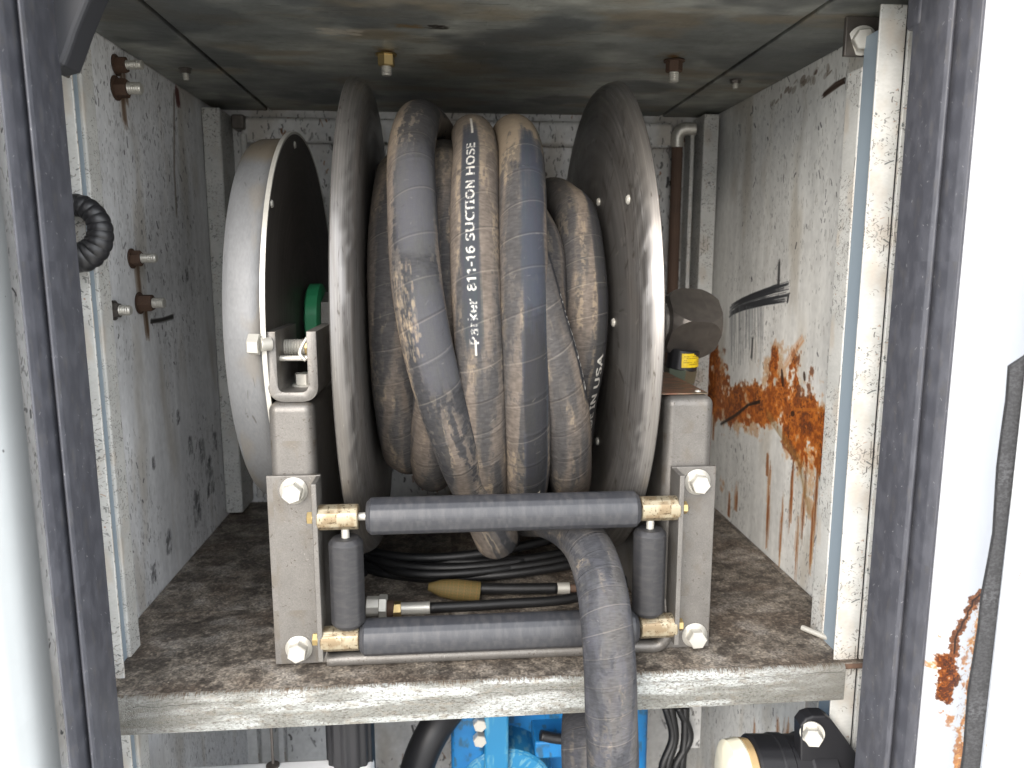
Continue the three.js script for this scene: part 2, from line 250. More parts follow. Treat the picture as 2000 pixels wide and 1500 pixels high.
{ const w = 2048, h = 256; const [c, ctx] = canvasOf(w, h, (x, y) => { const n = fbm(x / 5, y / 9, 2), m = fbm(x / 150, y / 60, 4), e = fbm(x / 26 + 8, y / 20, 4); let k = mix3([122, 122, 116], [168, 171, 168], sm(0.35, 0.65, m)); k = scl(k, 0.86 + 0.28 * (n - 0.2)); k = mix3(k, [118, 110, 98], 0.5 * sm(0.54, 0.8, e)); k = mix3(k, [70, 64, 58], 0.6 * sm(0.6, 0.72, fbm(x / 6 + 90, y / 5, 3))); const ends = Math.max(sm(420, 0, x), sm(1650, 2048, x)) * (0.5 + 0.5 * m); k = mix3(k, [112, 110, 104], ends * 0.8); return k; });
  // grime along the fold, with an uneven edge
  for (let i = 0; i < 2600; i++) { const x = rnd() * w, d = (10 + 60 * fbm(x / 60, 3, 3)) * rnd() * rnd() * rnd(); ctx.strokeStyle = `rgba(72,56,42,${rr(0.15, 0.5)})`; ctx.lineWidth = rr(1, 2.6); ctx.beginPath(); ctx.moveTo(x, 0); ctx.lineTo(x + rr(-2, 2), d); ctx.stroke(); }
  for (let i = 0; i < 30; i++) { let x = rnd() * w, y = rr(30, 130); ctx.strokeStyle = `rgba(34,30,28,${rr(0.3, 0.75)})`; ctx.lineWidth = rr(0.8, 2); ctx.beginPath(); ctx.moveTo(x, y); for (let k = 0; k < 16; k++) { x += rr(4, 14); y += rr(-7, 7); ctx.lineTo(x, y); } ctx.stroke(); }
  for (const [x0, x1, y] of [[1500, 2040, 56], [60, 240, 60], [700, 1060, 90]]) { ctx.strokeStyle = 'rgba(30,28,26,.85)'; ctx.lineWidth = 2; ctx.beginPath(); let yy = y; ctx.moveTo(x0, y); for (let x = x0; x < x1; x += 8) { yy = lerp(yy + rr(-6, 6), y, 0.1); ctx.lineTo(x, yy); } ctx.stroke(); }
  M.lip = std({ map: tex(c), roughness: 0.5, metalness: 0.3, bumpMap: tex(canvasOf(512, 256, (x, y) => { const v = 255 * fbm(x / 3, y / 6, 3); return [v, v, v]; })[0], false, 8, 2), bumpScale: 0.0007 }); }
// ceiling: dull dark steel sheet with stains
{ const S = 1024, P = (px, py) => { const p = onY(px, py, YC); return [(p.x + 0.36) / 0.8 * S, S - (p.z + 1.2) / 0.8 * S]; };
  const [c, ctx] = canvasOf(S, S, (x, y) => { const a = fbm(x / 200, y / 160), b = fbm(x / 40, y / 20, 4), d = fbm(x / 5, y / 5, 2); let k = mix3([112, 115, 112], [158, 159, 151], sm(0.3, 0.7, a)); k = scl(k, 0.8 + 0.35 * b + 0.08 * (d - 0.5)); k = mix3(k, [122, 104, 78], 0.45 * sm(0.5, 0.75, fbm(x / 120 + 20, y / 50, 4))); return mix3(k, [72, 75, 76], 0.65 * sm(0.52, 0.7, fbm(x / 130 + 55, y / 110 + 9, 4))); });
  for (let i = 0; i < 900; i++) { const x = rnd() * S, y = rnd() * S, l = rr(6, 40); ctx.strokeStyle = `rgba(${rnd() < 0.6 ? '30,28,26' : '150,146,136'},${rr(0.08, 0.35)})`; ctx.lineWidth = rr(0.7, 2.4); ctx.beginPath(); ctx.moveTo(x, y); ctx.lineTo(x + l, y + rr(-4, 4)); ctx.stroke(); }
  { const [x, y] = P(660, 62); for (let i = 0; i < 90; i++) { ctx.fillStyle = `rgba(176,168,154,${rr(0.1, 0.4)})`; ctx.beginPath(); ctx.ellipse(x + rr(-1, 1) * 26, y + rr(-1, 1) * 12, rr(2, 10), rr(1, 5), 0, 0, 7); ctx.fill(); } }
  { const [x, y] = P(855, 53); for (let i = 0; i < 40; i++) { ctx.fillStyle = `rgba(30,26,22,${rr(0.2, 0.6)})`; ctx.beginPath(); ctx.ellipse(x + rr(-1, 1) * 12, y + rr(-1, 1) * 7, rr(2, 6), rr(1, 4), 0, 0, 7); ctx.fill(); ctx.fillStyle = `rgba(120,86,40,${rr(0.1, 0.3)})`; ctx.beginPath(); ctx.ellipse(x - 34 + rr(-1, 1) * 14, y + rr(-1, 1) * 6, rr(2, 6), rr(1, 4), 0, 0, 7); ctx.fill(); } }
  for (const [px, py] of [[755, 100], [1315, 110]]) { const [x, y] = P(px, py); for (let i = 0; i < 140; i++) { const q = rnd(); ctx.fillStyle = `rgba(98,66,28,${rr(0.08, 0.4) * (1 - q)})`; ctx.beginPath(); ctx.arc(x + rr(-1, 1) * 34 * q, y + rr(-1, 1) * 40 * q, rr(1, 5), 0, 7); ctx.fill(); } }
  M.ceiling = std({ map: tex(c), roughness: 0.5, metalness: 0.3, bumpMap: tex(canvasOf(512, 512, (x, y) => { const v = 255 * fbm(x / 16, y / 10, 4); return [v, v, v]; })[0], false, 2, 2), bumpScale: 0.0006 }); }
// steel sheet of the reel: turned grain and handling smears
{ const w = 1024, h = 512; const [c, ctx] = canvasOf(w, h, (x, y) => { const A = x / w * 6.283, X = Math.cos(A), Y = Math.sin(A), g = fbm(X * 2.5 + 9, y / 2.2 + Y * 2.5, 2), m = fbm(X * 3 + 20, Y * 3 + y / 70, 4); return mix3(scl([122, 119, 116], 0.8 + 0.4 * g), [106, 101, 95], 0.5 * sm(0.48, 0.7, m)); });
  for (let i = 0; i < 500; i++) { const x = rnd() * w, y = rnd() * h; ctx.strokeStyle = `rgba(${rnd() < 0.5 ? '190,182,170' : '58,52,48'},${rr(0.08, 0.4)})`; ctx.lineWidth = rr(0.6, 2); ctx.beginPath(); ctx.moveTo(x, y); ctx.lineTo(x + rr(6, 60), y + rr(-2, 2)); ctx.stroke(); }
  flecks(ctx, w, h, 2200, '56,50,44', 9, 2.0, 0.8, 0.1, 0.55); flecks(ctx, w, h, 700, '190,184,174', 9, 1.2, 1.5, 0.1, 0.5);
  const r = tex(canvasOf(w, h, (x, y) => { const A = x / w * 6.283, X = Math.cos(A), Y = Math.sin(A), v = 56 + 62 * fbm(X * 3 + 7, y / 40 + Y * 3, 4) + 36 * fbm(X * 3, y / 2.4 + Y * 3, 2); return [v, v, v]; })[0], false);
  M.steel = std({ map: tex(c), roughnessMap: r, roughness: 1, metalness: 0.8 }); M.steelDark = std({ color: 0xa09c98, map: tex(c), roughness: 0.5, metalness: 0.35 }); }
{ const [c, ctx] = canvasOf(512, 512, (x, y) => { const k = 0.92 + 0.12 * fbm(x / 40, y / 60) + 0.16 * (fbm(x / 2.2, y / 2.2, 2) - 0.5); return mix3(scl([112, 109, 105], k), [98, 90, 79], 0.45 * sm(0.5, 0.78, fbm(x / 50 + 3, y / 70 + 8, 4))); });
  flecks(ctx, 512, 512, 420, '66,58,50', 7, 2.2, 0.9, 0.15, 0.7); flecks(ctx, 512, 512, 160, '190,186,180', 9, 1.2, 1.5, 0.15, 0.5);
  M.zinc = std({ map: tex(c, true, 1 / 0.16, 1 / 0.16), roughness: 0.48, metalness: 0.55, bumpMap: tex(canvasOf(256, 256, (x, y) => { const v = 255 * fbm(x / 2, y / 2, 2); return [v, v, v]; })[0], false, 1 / 0.08, 1 / 0.08), bumpScale: 0.00012 });
  const [dc, dx] = canvasOf(1024, 256, (x, y) => { const k = 0.92 + 0.14 * fbm(x / 40, y / 60) + 0.1 * (fbm(x / 2.2, y / 3, 2) - 0.5), u = x / 1024, e = 0.16 + 0.03 * (fbm(y / 30, x / 60, 3) - 0.5); return mix3(scl([168, 169, 170], k), [176, 158, 132], (u < 0.5 ? sm(e - 0.012, e + 0.012, u) : 0) * (0.55 + 0.35 * fbm(x / 20, y / 20 + 4, 3)) + 0.3 * sm(0.55, 0.75, fbm(x / 50 + 3, y / 70 + 8, 4))); }); flecks(dx, 1024, 256, 200, '78,70,62', 8, 2, 0.9, 0.15, 0.6);
  M.drum = std({ map: tex(dc), color: 0xb0b0b0, roughness: 0.6, metalness: 0.3 }); M.bright = std({ map: tex(canvasOf(128, 128, (x, y) => scl([196, 193, 184], 0.86 + 0.2 * fbm(x / 12, y / 12, 3)))[0], true, 30, 30), roughness: 0.36, metalness: 0.45 }); }
M.brass = std({ map: tex(canvasOf(256, 256, (x, y) => mix3(mix3([156, 146, 124], [132, 116, 92], sm(0.4, 0.7, fbm(x / 30, y / 40))), [70, 58, 42], 0.7 * sm(0.66, 0.76, fbm(x / 9 + 4, y / 9, 3))))[0], true, 1 / 0.05, 1 / 0.05), roughness: 0.42, metalness: 0.6 });
M.brassNut = std({ color: 0xb09a6c, roughness: 0.35, metalness: 0.85 });
{ const [c, ctx] = canvasOf(512, 512, (x, y) => { const k = fbm(x / 40, y / 22, 4); return mix3([44, 45, 49], [56, 56, 58], sm(0.3, 0.8, k)); }); flecks(ctx, 512, 512, 700, '108,104,100', 12, 1.1, 2, 0.05, 0.3); flecks(ctx, 512, 512, 60, '86,74,60', 10, 3, 2, 0.06, 0.25);
  M.roller = std({ map: tex(c, true, 1, 4), roughness: 0.44 }); M.rollerV = std({ map: tex(c, true, 1, 2), roughness: 0.62, color: 0xd8d4d0 }); }
{ const [c, ctx] = canvasOf(256, 1024, (x, y) => { const k = fbm(x / 26, y / 60, 4); return mix3(mix3([60, 61, 67], [71, 72, 78], sm(0.3, 0.75, k)), [84, 80, 75], 0.25 * sm(0.62, 0.8, fbm(x / 20 + 9, y / 60, 4))); });
  flecks(ctx, 256, 1024, 700, '140,140,142', 12, 0.9, 0.12, 0.05, 0.3); flecks(ctx, 256, 1024, 120, '34,34,38', 10, 2, 0.3, 0.1, 0.3); flecks(ctx, 256, 1024, 90, '190,188,184', 12, 1.6, 0.5, 0.2, 0.7);
  M.seal = std({ map: tex(c, true, 1 / 0.06, 1 / 0.24), roughness: 0.52 }); }
M.black = std({ color: 0x17171a, roughness: 0.5 }); M.blackRib = std({ color: 0x1a1a1c, roughness: 0.42 }); M.cable = std({ color: 0x121213, roughness: 0.5 });
M.iron = std({ map: tex(canvasOf(256, 256, (x, y) => mix3([82, 78, 74], [104, 98, 93], fbm(x / 40, y / 40)))[0], true, 20, 20), roughness: 0.42, metalness: 0.55 });
M.rustNut = std({ map: tex(canvasOf(256, 256, (x, y) => mix3(mix3([54, 44, 38], [92, 66, 48], sm(0.35, 0.7, fbm(x / 24, y / 24))), [120, 82, 54], 0.4 * sm(0.6, 0.8, fbm(x / 8, y / 8 + 5))))[0], true, 30, 30), roughness: 0.8, metalness: 0.2 });
M.rustPlate = std({ map: tex(canvasOf(256, 256, (x, y) => mix3([62, 48, 40], [104, 80, 64], fbm(x / 20, y / 20)))[0], true, 12, 12), roughness: 0.8 });
M.green = std({ color: 0x2f8a5c, roughness: 0.45 }); M.olive = std({ map: tex(canvasOf(128, 128, (x, y) => mix3([78, 74, 38], [112, 84, 44], sm(0.35, 0.7, fbm(x / 16, y / 16))))[0], true, 20, 20), roughness: 0.75 });
M.blue = std({ map: tex(canvasOf(256, 256, (x, y) => mix3(mix3([14, 92, 148], [24, 110, 164], fbm(x / 40, y / 40)), [52, 66, 76], 0.6 * sm(0.55, 0.75, fbm(x / 18, y / 30 + 8))))[0], true, 8, 8), roughness: 0.5 }); M.blueWorn = std({ map: tex(canvasOf(256, 256, (x, y) => mix3([30, 108, 150], [84, 134, 156], sm(0.5, 0.7, fbm(x / 20, y / 90))))[0], true, 8, 8), roughness: 0.5 });
M.cream = std({ color: 0xd9d3bd, roughness: 0.5 }); M.tan = std({ color: 0x9c845e, roughness: 0.6 });

// ───────────── hose surface ─────────────
// canvas x runs along the hose (bottom of a turn to its top), canvas y round it
const HW = 2048, HH = 256, u2x = (phi) => (phi + 180) / 360 * HW;
function hoseTexture(sd, tan, rubber, dress, base = [92, 84, 77], grey = [72, 69, 67]) {
  const DARK = [36, 37, 40], TAN = [130, 116, 97];
  const [c, ctx] = canvasOf(HW, HH, (x, y) => {
    const yw = y / HH * 6.283, cx = Math.cos(yw) * 1.4 + sd, cy = Math.sin(yw) * 1.4 + sd * 3;
    const big = fbm(x / 170 + cx * 1.1, cy * 1.1 + x / 500, 3), mid = fbm(x / 34 + sd, cy * 2.6 + x / 90, 4), fine = fbm(x / 6 + 70, y / 5 + sd, 3), wv = vn(x / 1.7 + sd * 9, y / 7);
    let k = mix3(base, grey, sm(0.36, 0.56, big));
    k = scl(k, 0.86 + 0.2 * wv + 0.16 * (fine - 0.5) + 0.22 * (mid - 0.5));
    k = mix3(k, TAN, 0.6 * sm(0.56, 0.72, fbm(x / 70 + 50, cy * 2 + 3, 4)) * sm(0.35, 0.6, fine));
    k = mix3(k, TAN, tan * sm(-0.02, 0.06, (x - u2x(46)) / 400 + (mid - 0.5) * 0.5) * 0.75);
    const e = 0.6 * big + 0.28 * mid + 0.12 * fine;          // bare rubber where the dust is rubbed off, with a ragged edge
    k = mix3(k, scl(DARK, 0.9 + 0.3 * wv), rubber * sm(0.49, 0.54, e + (fine - 0.5) * 0.1));
    return k;
  });
  dress?.(ctx);
  // the helical wrap seam: a thin pale ridge with a dark side, slanting round the hose
  const pitch = HW / 38;
  for (let i = -2; i < 40; i++) for (const [off, col, w] of [[0, '150,140,127', 1.5], [2.4, '30,28,28', 1.6]]) {
    ctx.lineWidth = w; ctx.beginPath(); const x0 = i * pitch + off + 9 * Math.sin(i * 5.3 + sd);
    for (let y = 0; y <= HH; y += 8) { const x = x0 + y / HH * pitch + Math.sin(i * 2.1 + y / 30) * 1.6; y ? ctx.lineTo(x, y) : ctx.moveTo(x, y); } ctx.strokeStyle = `rgba(${col},${rr(0.06, 0.3)})`; ctx.stroke();
  }
  for (let i = 0; i < 700; i++) { const x = rnd() * HW, y = rnd() * HH; ctx.strokeStyle = `rgba(${rnd() < 0.5 ? '176,166,150' : '30,30,30'},${rr(0.05, 0.25)})`; ctx.lineWidth = rr(0.6, 1.4); ctx.beginPath(); ctx.moveTo(x, y); ctx.lineTo(x + rr(-7, 7), y + rr(-9, 9)); ctx.stroke(); }
  return c;
}
const hoseBump = canvasOf(HW, HH, (x, y) => {
  const pitch = HW / 38, q = (((x - y / HH * pitch) % pitch) + pitch) % pitch; const ridge = Math.exp(-q * q / 7) + Math.exp(-(pitch - q) * (pitch - q) / 7);
  const v = 90 + 95 * ridge + 34 * vn(x / 1.6, y / 5) + 40 * fbm(x / 14, y / 14, 3); return [v, v, v];
})[0];
const hoseBumpT = tex(hoseBump, false);
const hoseMat = (c) => new THREE.MeshPhysicalMaterial({ map: tex(c), roughness: 0.8, specularIntensity: 0.4, bumpMap: hoseBumpT, bumpScale: 0.001 });
function band(ctx, x0, x1, v, wid, col, a = 0.85) { // a strip of bare rubber with ragged sides
  const y0 = (1 - v) * HH; for (let i = 0; i < 700; i++) { const x = rr(x0, x1), l = rr(20, 90); ctx.strokeStyle = `rgba(${col},${rr(0.1, 0.4) * a})`; ctx.lineWidth = rr(1, wid * 0.4); const y = y0 + rr(-0.5, 0.5) * wid; ctx.beginPath(); ctx.moveTo(x, y); ctx.lineTo(x + l, y + rr(-1, 1)); ctx.stroke(); }
}
function print(ctx, text, x0, x1, v, hgt, wear = 0.25, col = '172,169,162') { // white print along the hose, partly rubbed away
  const t = document.createElement('canvas'); t.width = HW; t.height = HH; const q = t.getContext('2d');
  q.font = `${hgt * 1.36}px sans-serif`; q.textBaseline = 'middle'; q.textAlign = 'left'; q.fillStyle = `rgb(${col})`; const w = q.measureText(text).width;
  q.save(); q.translate(x0, (1 - v) * HH); q.scale((x1 - x0) / w, 1); q.fillText(text, 0, 0); q.strokeStyle = q.fillStyle; q.lineWidth = 0.9; q.strokeText(text, 0, 0); q.restore();
  q.globalCompositeOperation = 'destination-out'; for (let i = 0; i < wear * 260; i++) { q.fillStyle = `rgba(0,0,0,${rr(0.3, 1)})`; q.fillRect(rr(x0, x1), (1 - v) * HH + rr(-hgt, hgt), rr(1, 5), rr(1, 4)); }
  ctx.drawImage(t, 0, 0);
}

// ═════════════ THE REEL'S GEOMETRY ═════════════
const YR = -0.068, ZR = -0.89, RF = 0.263, HR = 0.0227;
const ring = (phi, rho, x) => { const a = phi * Math.PI / 180; return V(x, YR + rho * Math.sin(a), ZR + rho * Math.cos(a)); };
function onReel(px, py, rho) { // first meeting of a sight line with the cylinder of radius rho about the reel's axle
  const d = sight(px, py), A = d.y * d.y + d.z * d.z, B = d.y * YR + d.z * ZR, C = YR * YR + ZR * ZR - rho * rho, disc = B * B - A * C, t = (B - Math.sqrt(Math.max(0, disc))) / A, p = d.multiplyScalar(t);
  return { x: p.x, phi: Math.atan2(p.y - YR, p.z - ZR) * 180 / Math.PI, rho };
}
// a turn of hose: [phi, rho, x] controls, closed, sampled by angle so that u = angle
function turn(ctrl) {
  const c = ctrl.slice().sort((a, b) => a[0] - b[0]), n = c.length, out = [];
  const get = (i) => { const k = ((i % n) + n) % n, w = Math.floor(i / n); return [c[k][0] + 360 * w, c[k][1], c[k][2]]; };
  const val = (phi, d) => { let i = 0; while (get(i + 1)[0] <= phi) i++; while (get(i)[0] > phi) i--; const p0 = get(i - 1), p1 = get(i), p2 = get(i + 1), p3 = get(i + 2), h = p2[0] - p1[0], t = (phi - p1[0]) / h, m1 = (p2[d] - p0[d]) / (p2[0] - p0[0]) * h, m2 = (p3[d] - p1[d]) / (p3[0] - p1[0]) * h; return (2 * t ** 3 - 3 * t * t + 1) * p1[d] + (t ** 3 - 2 * t * t + t) * m1 + (-2 * t ** 3 + 3 * t * t) * p2[d] + (t ** 3 - t * t) * m2; };
  for (let i = 0; i <= 180; i++) { const phi = -180 + i * 2; out.push(ring(phi, val(phi, 1), val(phi, 2))); } return out;
}
const turnGeo = (ctrl, r = HR) => sweep(turn(ctrl), r, (p) => V(0, p.y - YR, p.z - ZR), 36, true);
const front = (list, rho) => list.map(([px, py, q]) => { const o = onReel(px, py, q ?? rho); return [o.phi, o.rho, o.x]; });
const phiAt = (px, py, rho) => onReel(px, py, rho).phi;

// ═════════════ SETTING ═════════════
{ const [c, ctx] = canvasOf(1024, 1024, (x, y) => { const k = 0.85 + 0.2 * fbm(x / 120, y / 120) + 0.2 * (fbm(x / 4, y / 4, 2) - 0.5); return scl([172, 168, 160], k); }); flecks(ctx, 1024, 1024, 600, '60,58,54', 12, 3, 2);
  solo('ground', 'grey concrete yard in front of the open cabinet', 'ground', uvBox(new THREE.PlaneGeometry(60, 60).rotateX(-Math.PI / 2).translate(0, -H, 10)), std({ map: tex(c, true, 0.4, 0.4), roughness: 0.9 }), V(0, -H, 10), null, 'structure'); }
{ const uvw = (g) => uvPlane(g, 'z', WZ0, WZ1, 'y', WY0, WY1);
  solo('wall_left', 'left side wall of the cabinet, white paint full of dark flecks', 'wall', uvw(box(XL - 0.03, XL, -0.95, YC + 0.05, ZB - 0.03, -0.6)), M.wallL, V(XL, -0.95, -0.9), null, 'structure');
  solo('wall_right', 'right side wall of the cabinet with orange rust patch and black scuff', 'wall', uvw(box(XR, XR + 0.03, -0.95, YC + 0.05, ZB - 0.03, -0.6)), M.wallR, V(XR, -0.95, -0.9), null, 'structure');
  solo('wall_back', 'speckled grey-white back wall behind the hose reel', 'wall', box(XL + 0.001, XR - 0.001, -0.95, YC + 0.04, ZB - 0.03, ZB), M.wallB, V(0, -0.95, ZB), null, 'structure');
  solo('lower_floor', 'dark floor of the compartment under the shelf', 'floor', box(XL + 0.001, XR - 0.001, -0.93, -0.9, ZB + 0.001, -0.59), M.shelf, V(0, -0.93, -0.9), null, 'structure');
  const ceil = thing('ceiling', 'dark stained sheet steel ceiling of the cabinet with two black seams', 'ceiling', V(0.03, YC, -0.9)); ceil.userData.kind = 'structure';
  const cu = (g) => uvPlane(g, 'x', -0.36, 0.44, 'z', -1.2, -0.4);
  part(ceil, 'ceiling_panel', cu(rbox(-0.2545, 0.3255, YC, YC + 0.01, ZB + 0.001, -0.56, 0.002, 2)), M.ceiling);
  part(ceil, 'ceiling_panel', cu(rbox(XL + 0.001, -0.2585, YC - 0.001, YC + 0.009, ZB + 0.001, -0.56, 0.002, 2)), M.ceiling);
  part(ceil, 'ceiling_panel', cu(rbox(0.3295, XR - 0.001, YC - 0.001, YC + 0.009, ZB + 0.001, -0.56, 0.002, 2)), M.ceiling);
  part(ceil, 'backing_sheet', box(XL - 0.02, XR + 0.02, YC + 0.016, YC + 0.03, ZB - 0.02, -0.5), M.black);
}
// white bodywork round the opening
const jambRt = (() => { // right jamb: white paint split and rusting low down
  const w = 1024, h = 2048, X0 = 0.34, X1 = 0.6, Y0 = -0.45, Y1 = 0.05, P = (px, py) => { const p = onZ(px, py, -0.53); return [(p.x - X0) / (X1 - X0) * w, (Y1 - p.y) / (Y1 - Y0) * h]; };
  const [c, ctx] = canvasOf(w, h, (x, y) => { const k = 0.97 + 0.04 * fbm(x / 60, y / 160); return scl([192, 195, 200], k); });
  const B = (px, py, rx, ry, k = 1) => [...P(px, py), rx * 1.9, ry * 1.7, k];
  rustField(ctx, w, h, [B(1846, 1308, 14, 18, 0.55), B(1838, 1312, 9, 12, 0.7), B(1852, 1252, 12, 12, 0.5), B(1850, 1430, 40, 40, 0.16), B(1870, 1480, 30, 60, 0.22), B(1876, 1400, 26, 34, 0.7), B(1890, 1440, 16, 70, 0.75), B(1880, 1500, 13, 60, 0.95), B(1905, 1350, 14, 70, 0.85), B(1915, 1290, 12, 70, 0.85), B(1920, 1230, 10, 60, 0.75), B(1928, 1180, 8, 40, 0.7), B(1898, 1265, 18, 22, 0.7), B(1895, 1320, 18, 50, 0.55), B(1900, 1420, 18, 60, 0.8)], [[200, 130, 54], [168, 94, 34], [120, 62, 30]], 9, 0.75);
  rustField(ctx, w, h, [B(1858, 1300, 19, 22), B(1862, 1325, 20, 34), B(1856, 1355, 15, 30), B(1862, 1372, 9, 12), B(1872, 1282, 8, 14)], [[150, 82, 26], [92, 46, 22], [54, 28, 20]], 7, 1);
  const crack = [[1925, 1163], [1916, 1172], [1908, 1178], [1906, 1190], [1898, 1200], [1897, 1211], [1888, 1220], [1885, 1232], [1878, 1242], [1874, 1256], [1873, 1270], [1872, 1284]];
  rustField(ctx, w, h, crack.map(([a, b]) => B(a, b, 10, 10, 1)), [[150, 92, 52], [100, 58, 34], [60, 34, 24]], 5, 0.95);
  const line = (q, wid, a) => { ctx.strokeStyle = `rgba(38,22,16,${a})`; ctx.lineWidth = wid; ctx.lineJoin = 'round'; ctx.beginPath(); q.forEach((v, i) => { const [x, y] = P(...v); i ? ctx.lineTo(x, y) : ctx.moveTo(x, y); }); ctx.stroke(); };
  line(crack, 6, 0.85); line([[1895, 1395], [1906, 1412], [1914, 1402], [1918, 1380]], 2.6, 0.7);
  for (let i = 0; i < 130; i++) { const q = rnd(), [x, y] = P(lerp(1928, 1882, q) + rr(-14, 6), lerp(1180, 1450, q) + rr(-20, 20)); ctx.strokeStyle = `rgba(${['120,66,30', '74,40,24', '190,140,90'][Math.floor(rnd() * 3)]},${rr(0.15, 0.7)})`; ctx.lineWidth = rr(0.8, 2); ctx.beginPath(); ctx.moveTo(x, y); ctx.quadraticCurveTo(x + rr(-7, 7), y + rr(-7, 7), x + rr(-9, 9), y + rr(2, 14)); ctx.stroke(); }
  return std({ map: tex(c), roughness: 0.36 });
})();
{ const s = new THREE.Shape(); // left: a smooth rounded post of the body, in plan (x, -z)
  s.moveTo(-1.6, 0.50); s.lineTo(-0.37, 0.50); s.bezierCurveTo(-0.33, 0.50, -0.312, 0.515, -0.311, 0.55); s.lineTo(-0.311, 0.575); s.lineTo(-0.34, 0.59); s.lineTo(-1.6, 0.62); s.closePath();
  const [c, ctx] = canvasOf(512, 1024, (x, y) => scl([190, 194, 194], 0.97 + 0.04 * fbm(x / 80, y / 100))); for (let i = 0; i < 26; i++) { ctx.fillStyle = `rgba(70,70,72,${rr(0.3, 0.8)})`; ctx.beginPath(); ctx.ellipse(rnd() * 512, rnd() * 1024, rr(1, 3), rr(1, 6), rr(-0.5, 0.5), 0, 7); ctx.fill(); }
  solo('body_panel_left', 'smooth white painted body post at the left edge of the opening', 'body panel', toCreasedNormals(extrudeY(s, -1.15, 0.75), 0.7), std({ map: tex(c, true, 4, 3), roughness: 0.36 }), V(-0.4, -1.15, -0.55), null, 'structure');
  const r = new THREE.Shape(); r.moveTo(0.38, 0.6); r.lineTo(0.378, 0.566); r.bezierCurveTo(0.378, 0.556, 0.381, 0.545, 0.388, 0.54); r.bezierCurveTo(0.4, 0.532, 0.41, 0.536, 0.42, 0.534); r.bezierCurveTo(0.43, 0.532, 0.44, 0.53, 0.45, 0.53); r.lineTo(1.6, 0.53); r.lineTo(1.6, 0.62); r.lineTo(0.42, 0.62); r.closePath();
  const g = uvPlane(toCreasedNormals(extrudeY(r, -1.15, 0.75), 0.7), 'x', 0.34, 0.6, 'y', -0.45, 0.05);
  jambRt.map.wrapS = jambRt.map.wrapT = THREE.MirroredRepeatWrapping;
  solo('body_panel_right', 'white painted body post at the right, split by a rusty crack low down', 'body panel', g, jambRt, V(0.5, -1.15, -0.55), null, 'structure');
  solo('body_header', 'white body panel above the cabinet opening', 'body panel', box(-0.311, 0.3875, 0.3, 0.75, -0.62, -0.5), M.white, V(0, 0.3, -0.55), null, 'structure');
  solo('body_sill', 'white body panel under the cabinet opening', 'body panel', box(-0.311, 0.3875, -1.15, -0.8, -0.62, -0.5), M.white, V(0, -1.15, -0.55), null, 'structure');
}
// rubber door seals: hollow bulb beside a ridged base
function seal(name, label, xIn, xOut) {
  const k = Math.sign(xOut - xIn), w = Math.abs(xOut - xIn), X = (t) => xIn + k * w * t, s = new THREE.Shape();
  s.moveTo(X(0), 0.6); s.lineTo(X(0), 0.578); s.bezierCurveTo(X(0.02), 0.560, X(0.1), 0.556, X(0.2), 0.557); s.bezierCurveTo(X(0.32), 0.559, X(0.36), 0.562, X(0.385), 0.568); s.lineTo(X(0.40), 0.573); s.lineTo(X(0.43), 0.562);
  s.bezierCurveTo(X(0.5), 0.546, X(0.62), 0.541, X(0.72), 0.543); s.bezierCurveTo(X(0.86), 0.546, X(0.97), 0.552, X(1), 0.567); s.lineTo(X(1), 0.6); s.closePath();
  const g = thing(name, label, 'door seal', V((xIn + xOut) / 2, -0.8, -0.57));
  part(g, 'rubber_profile', toCreasedNormals(extrudeY(s, -0.8, 0.3), 0.5), M.seal); return g;
}
const sealL = seal('door_seal', 'dark grey rubber door seal running down the left side of the opening', onZ(162, 750, -0.59).x, onZ(64, 750, -0.556).x);
const sealR = seal('door_seal', 'dark grey rubber door seal running down the right side of the opening', onZ(1742, 750, -0.59).x, onZ(1850, 750, -0.556).x);
{ // seal corner at top left: a folded lap of rubber with a small block under it
  const a = onZ(94, 0, -0.6), b = onZ(150, 0, -0.6), c = onZ(138, 62, -0.6), d = onZ(118, 118, -0.6), e = onZ(101, 122, -0.6), s = new THREE.Shape();
  s.moveTo(a.x - 0.012, a.y + 0.03); s.lineTo(b.x + 0.02, b.y + 0.03); s.quadraticCurveTo(b.x, b.y - 0.008, c.x, c.y); s.quadraticCurveTo(d.x + 0.004, d.y + 0.008, d.x, d.y); s.lineTo(e.x, e.y); s.lineTo(e.x - 0.012, e.y + 0.02); s.closePath();
  part(sealL, 'corner_lap', uvBox(new THREE.ExtrudeGeometry(s, { depth: 0.02, bevelEnabled: true, bevelSize: 0.004, bevelThickness: 0.004, bevelSegments: 3 }).translate(0, 0, -0.622)), std({ color: 0x2e2f33, roughness: 0.6 }));
  const p = onZ(118, 132, -0.625); part(sealL, 'corner_block', uvBox(new RoundedBoxGeometry(0.012, 0.009, 0.012, 2, 0.001).rotateZ(-0.5).translate(p.x, p.y, p.z)), M.iron);
  const q = onZ(1798, 20, -0.595); part(sealR, 'corner_lap', rbox(q.x - 0.003, q.x + 0.03, q.y - 0.012, q.y + 0.05, -0.61, -0.59, 0.004), M.seal);
}
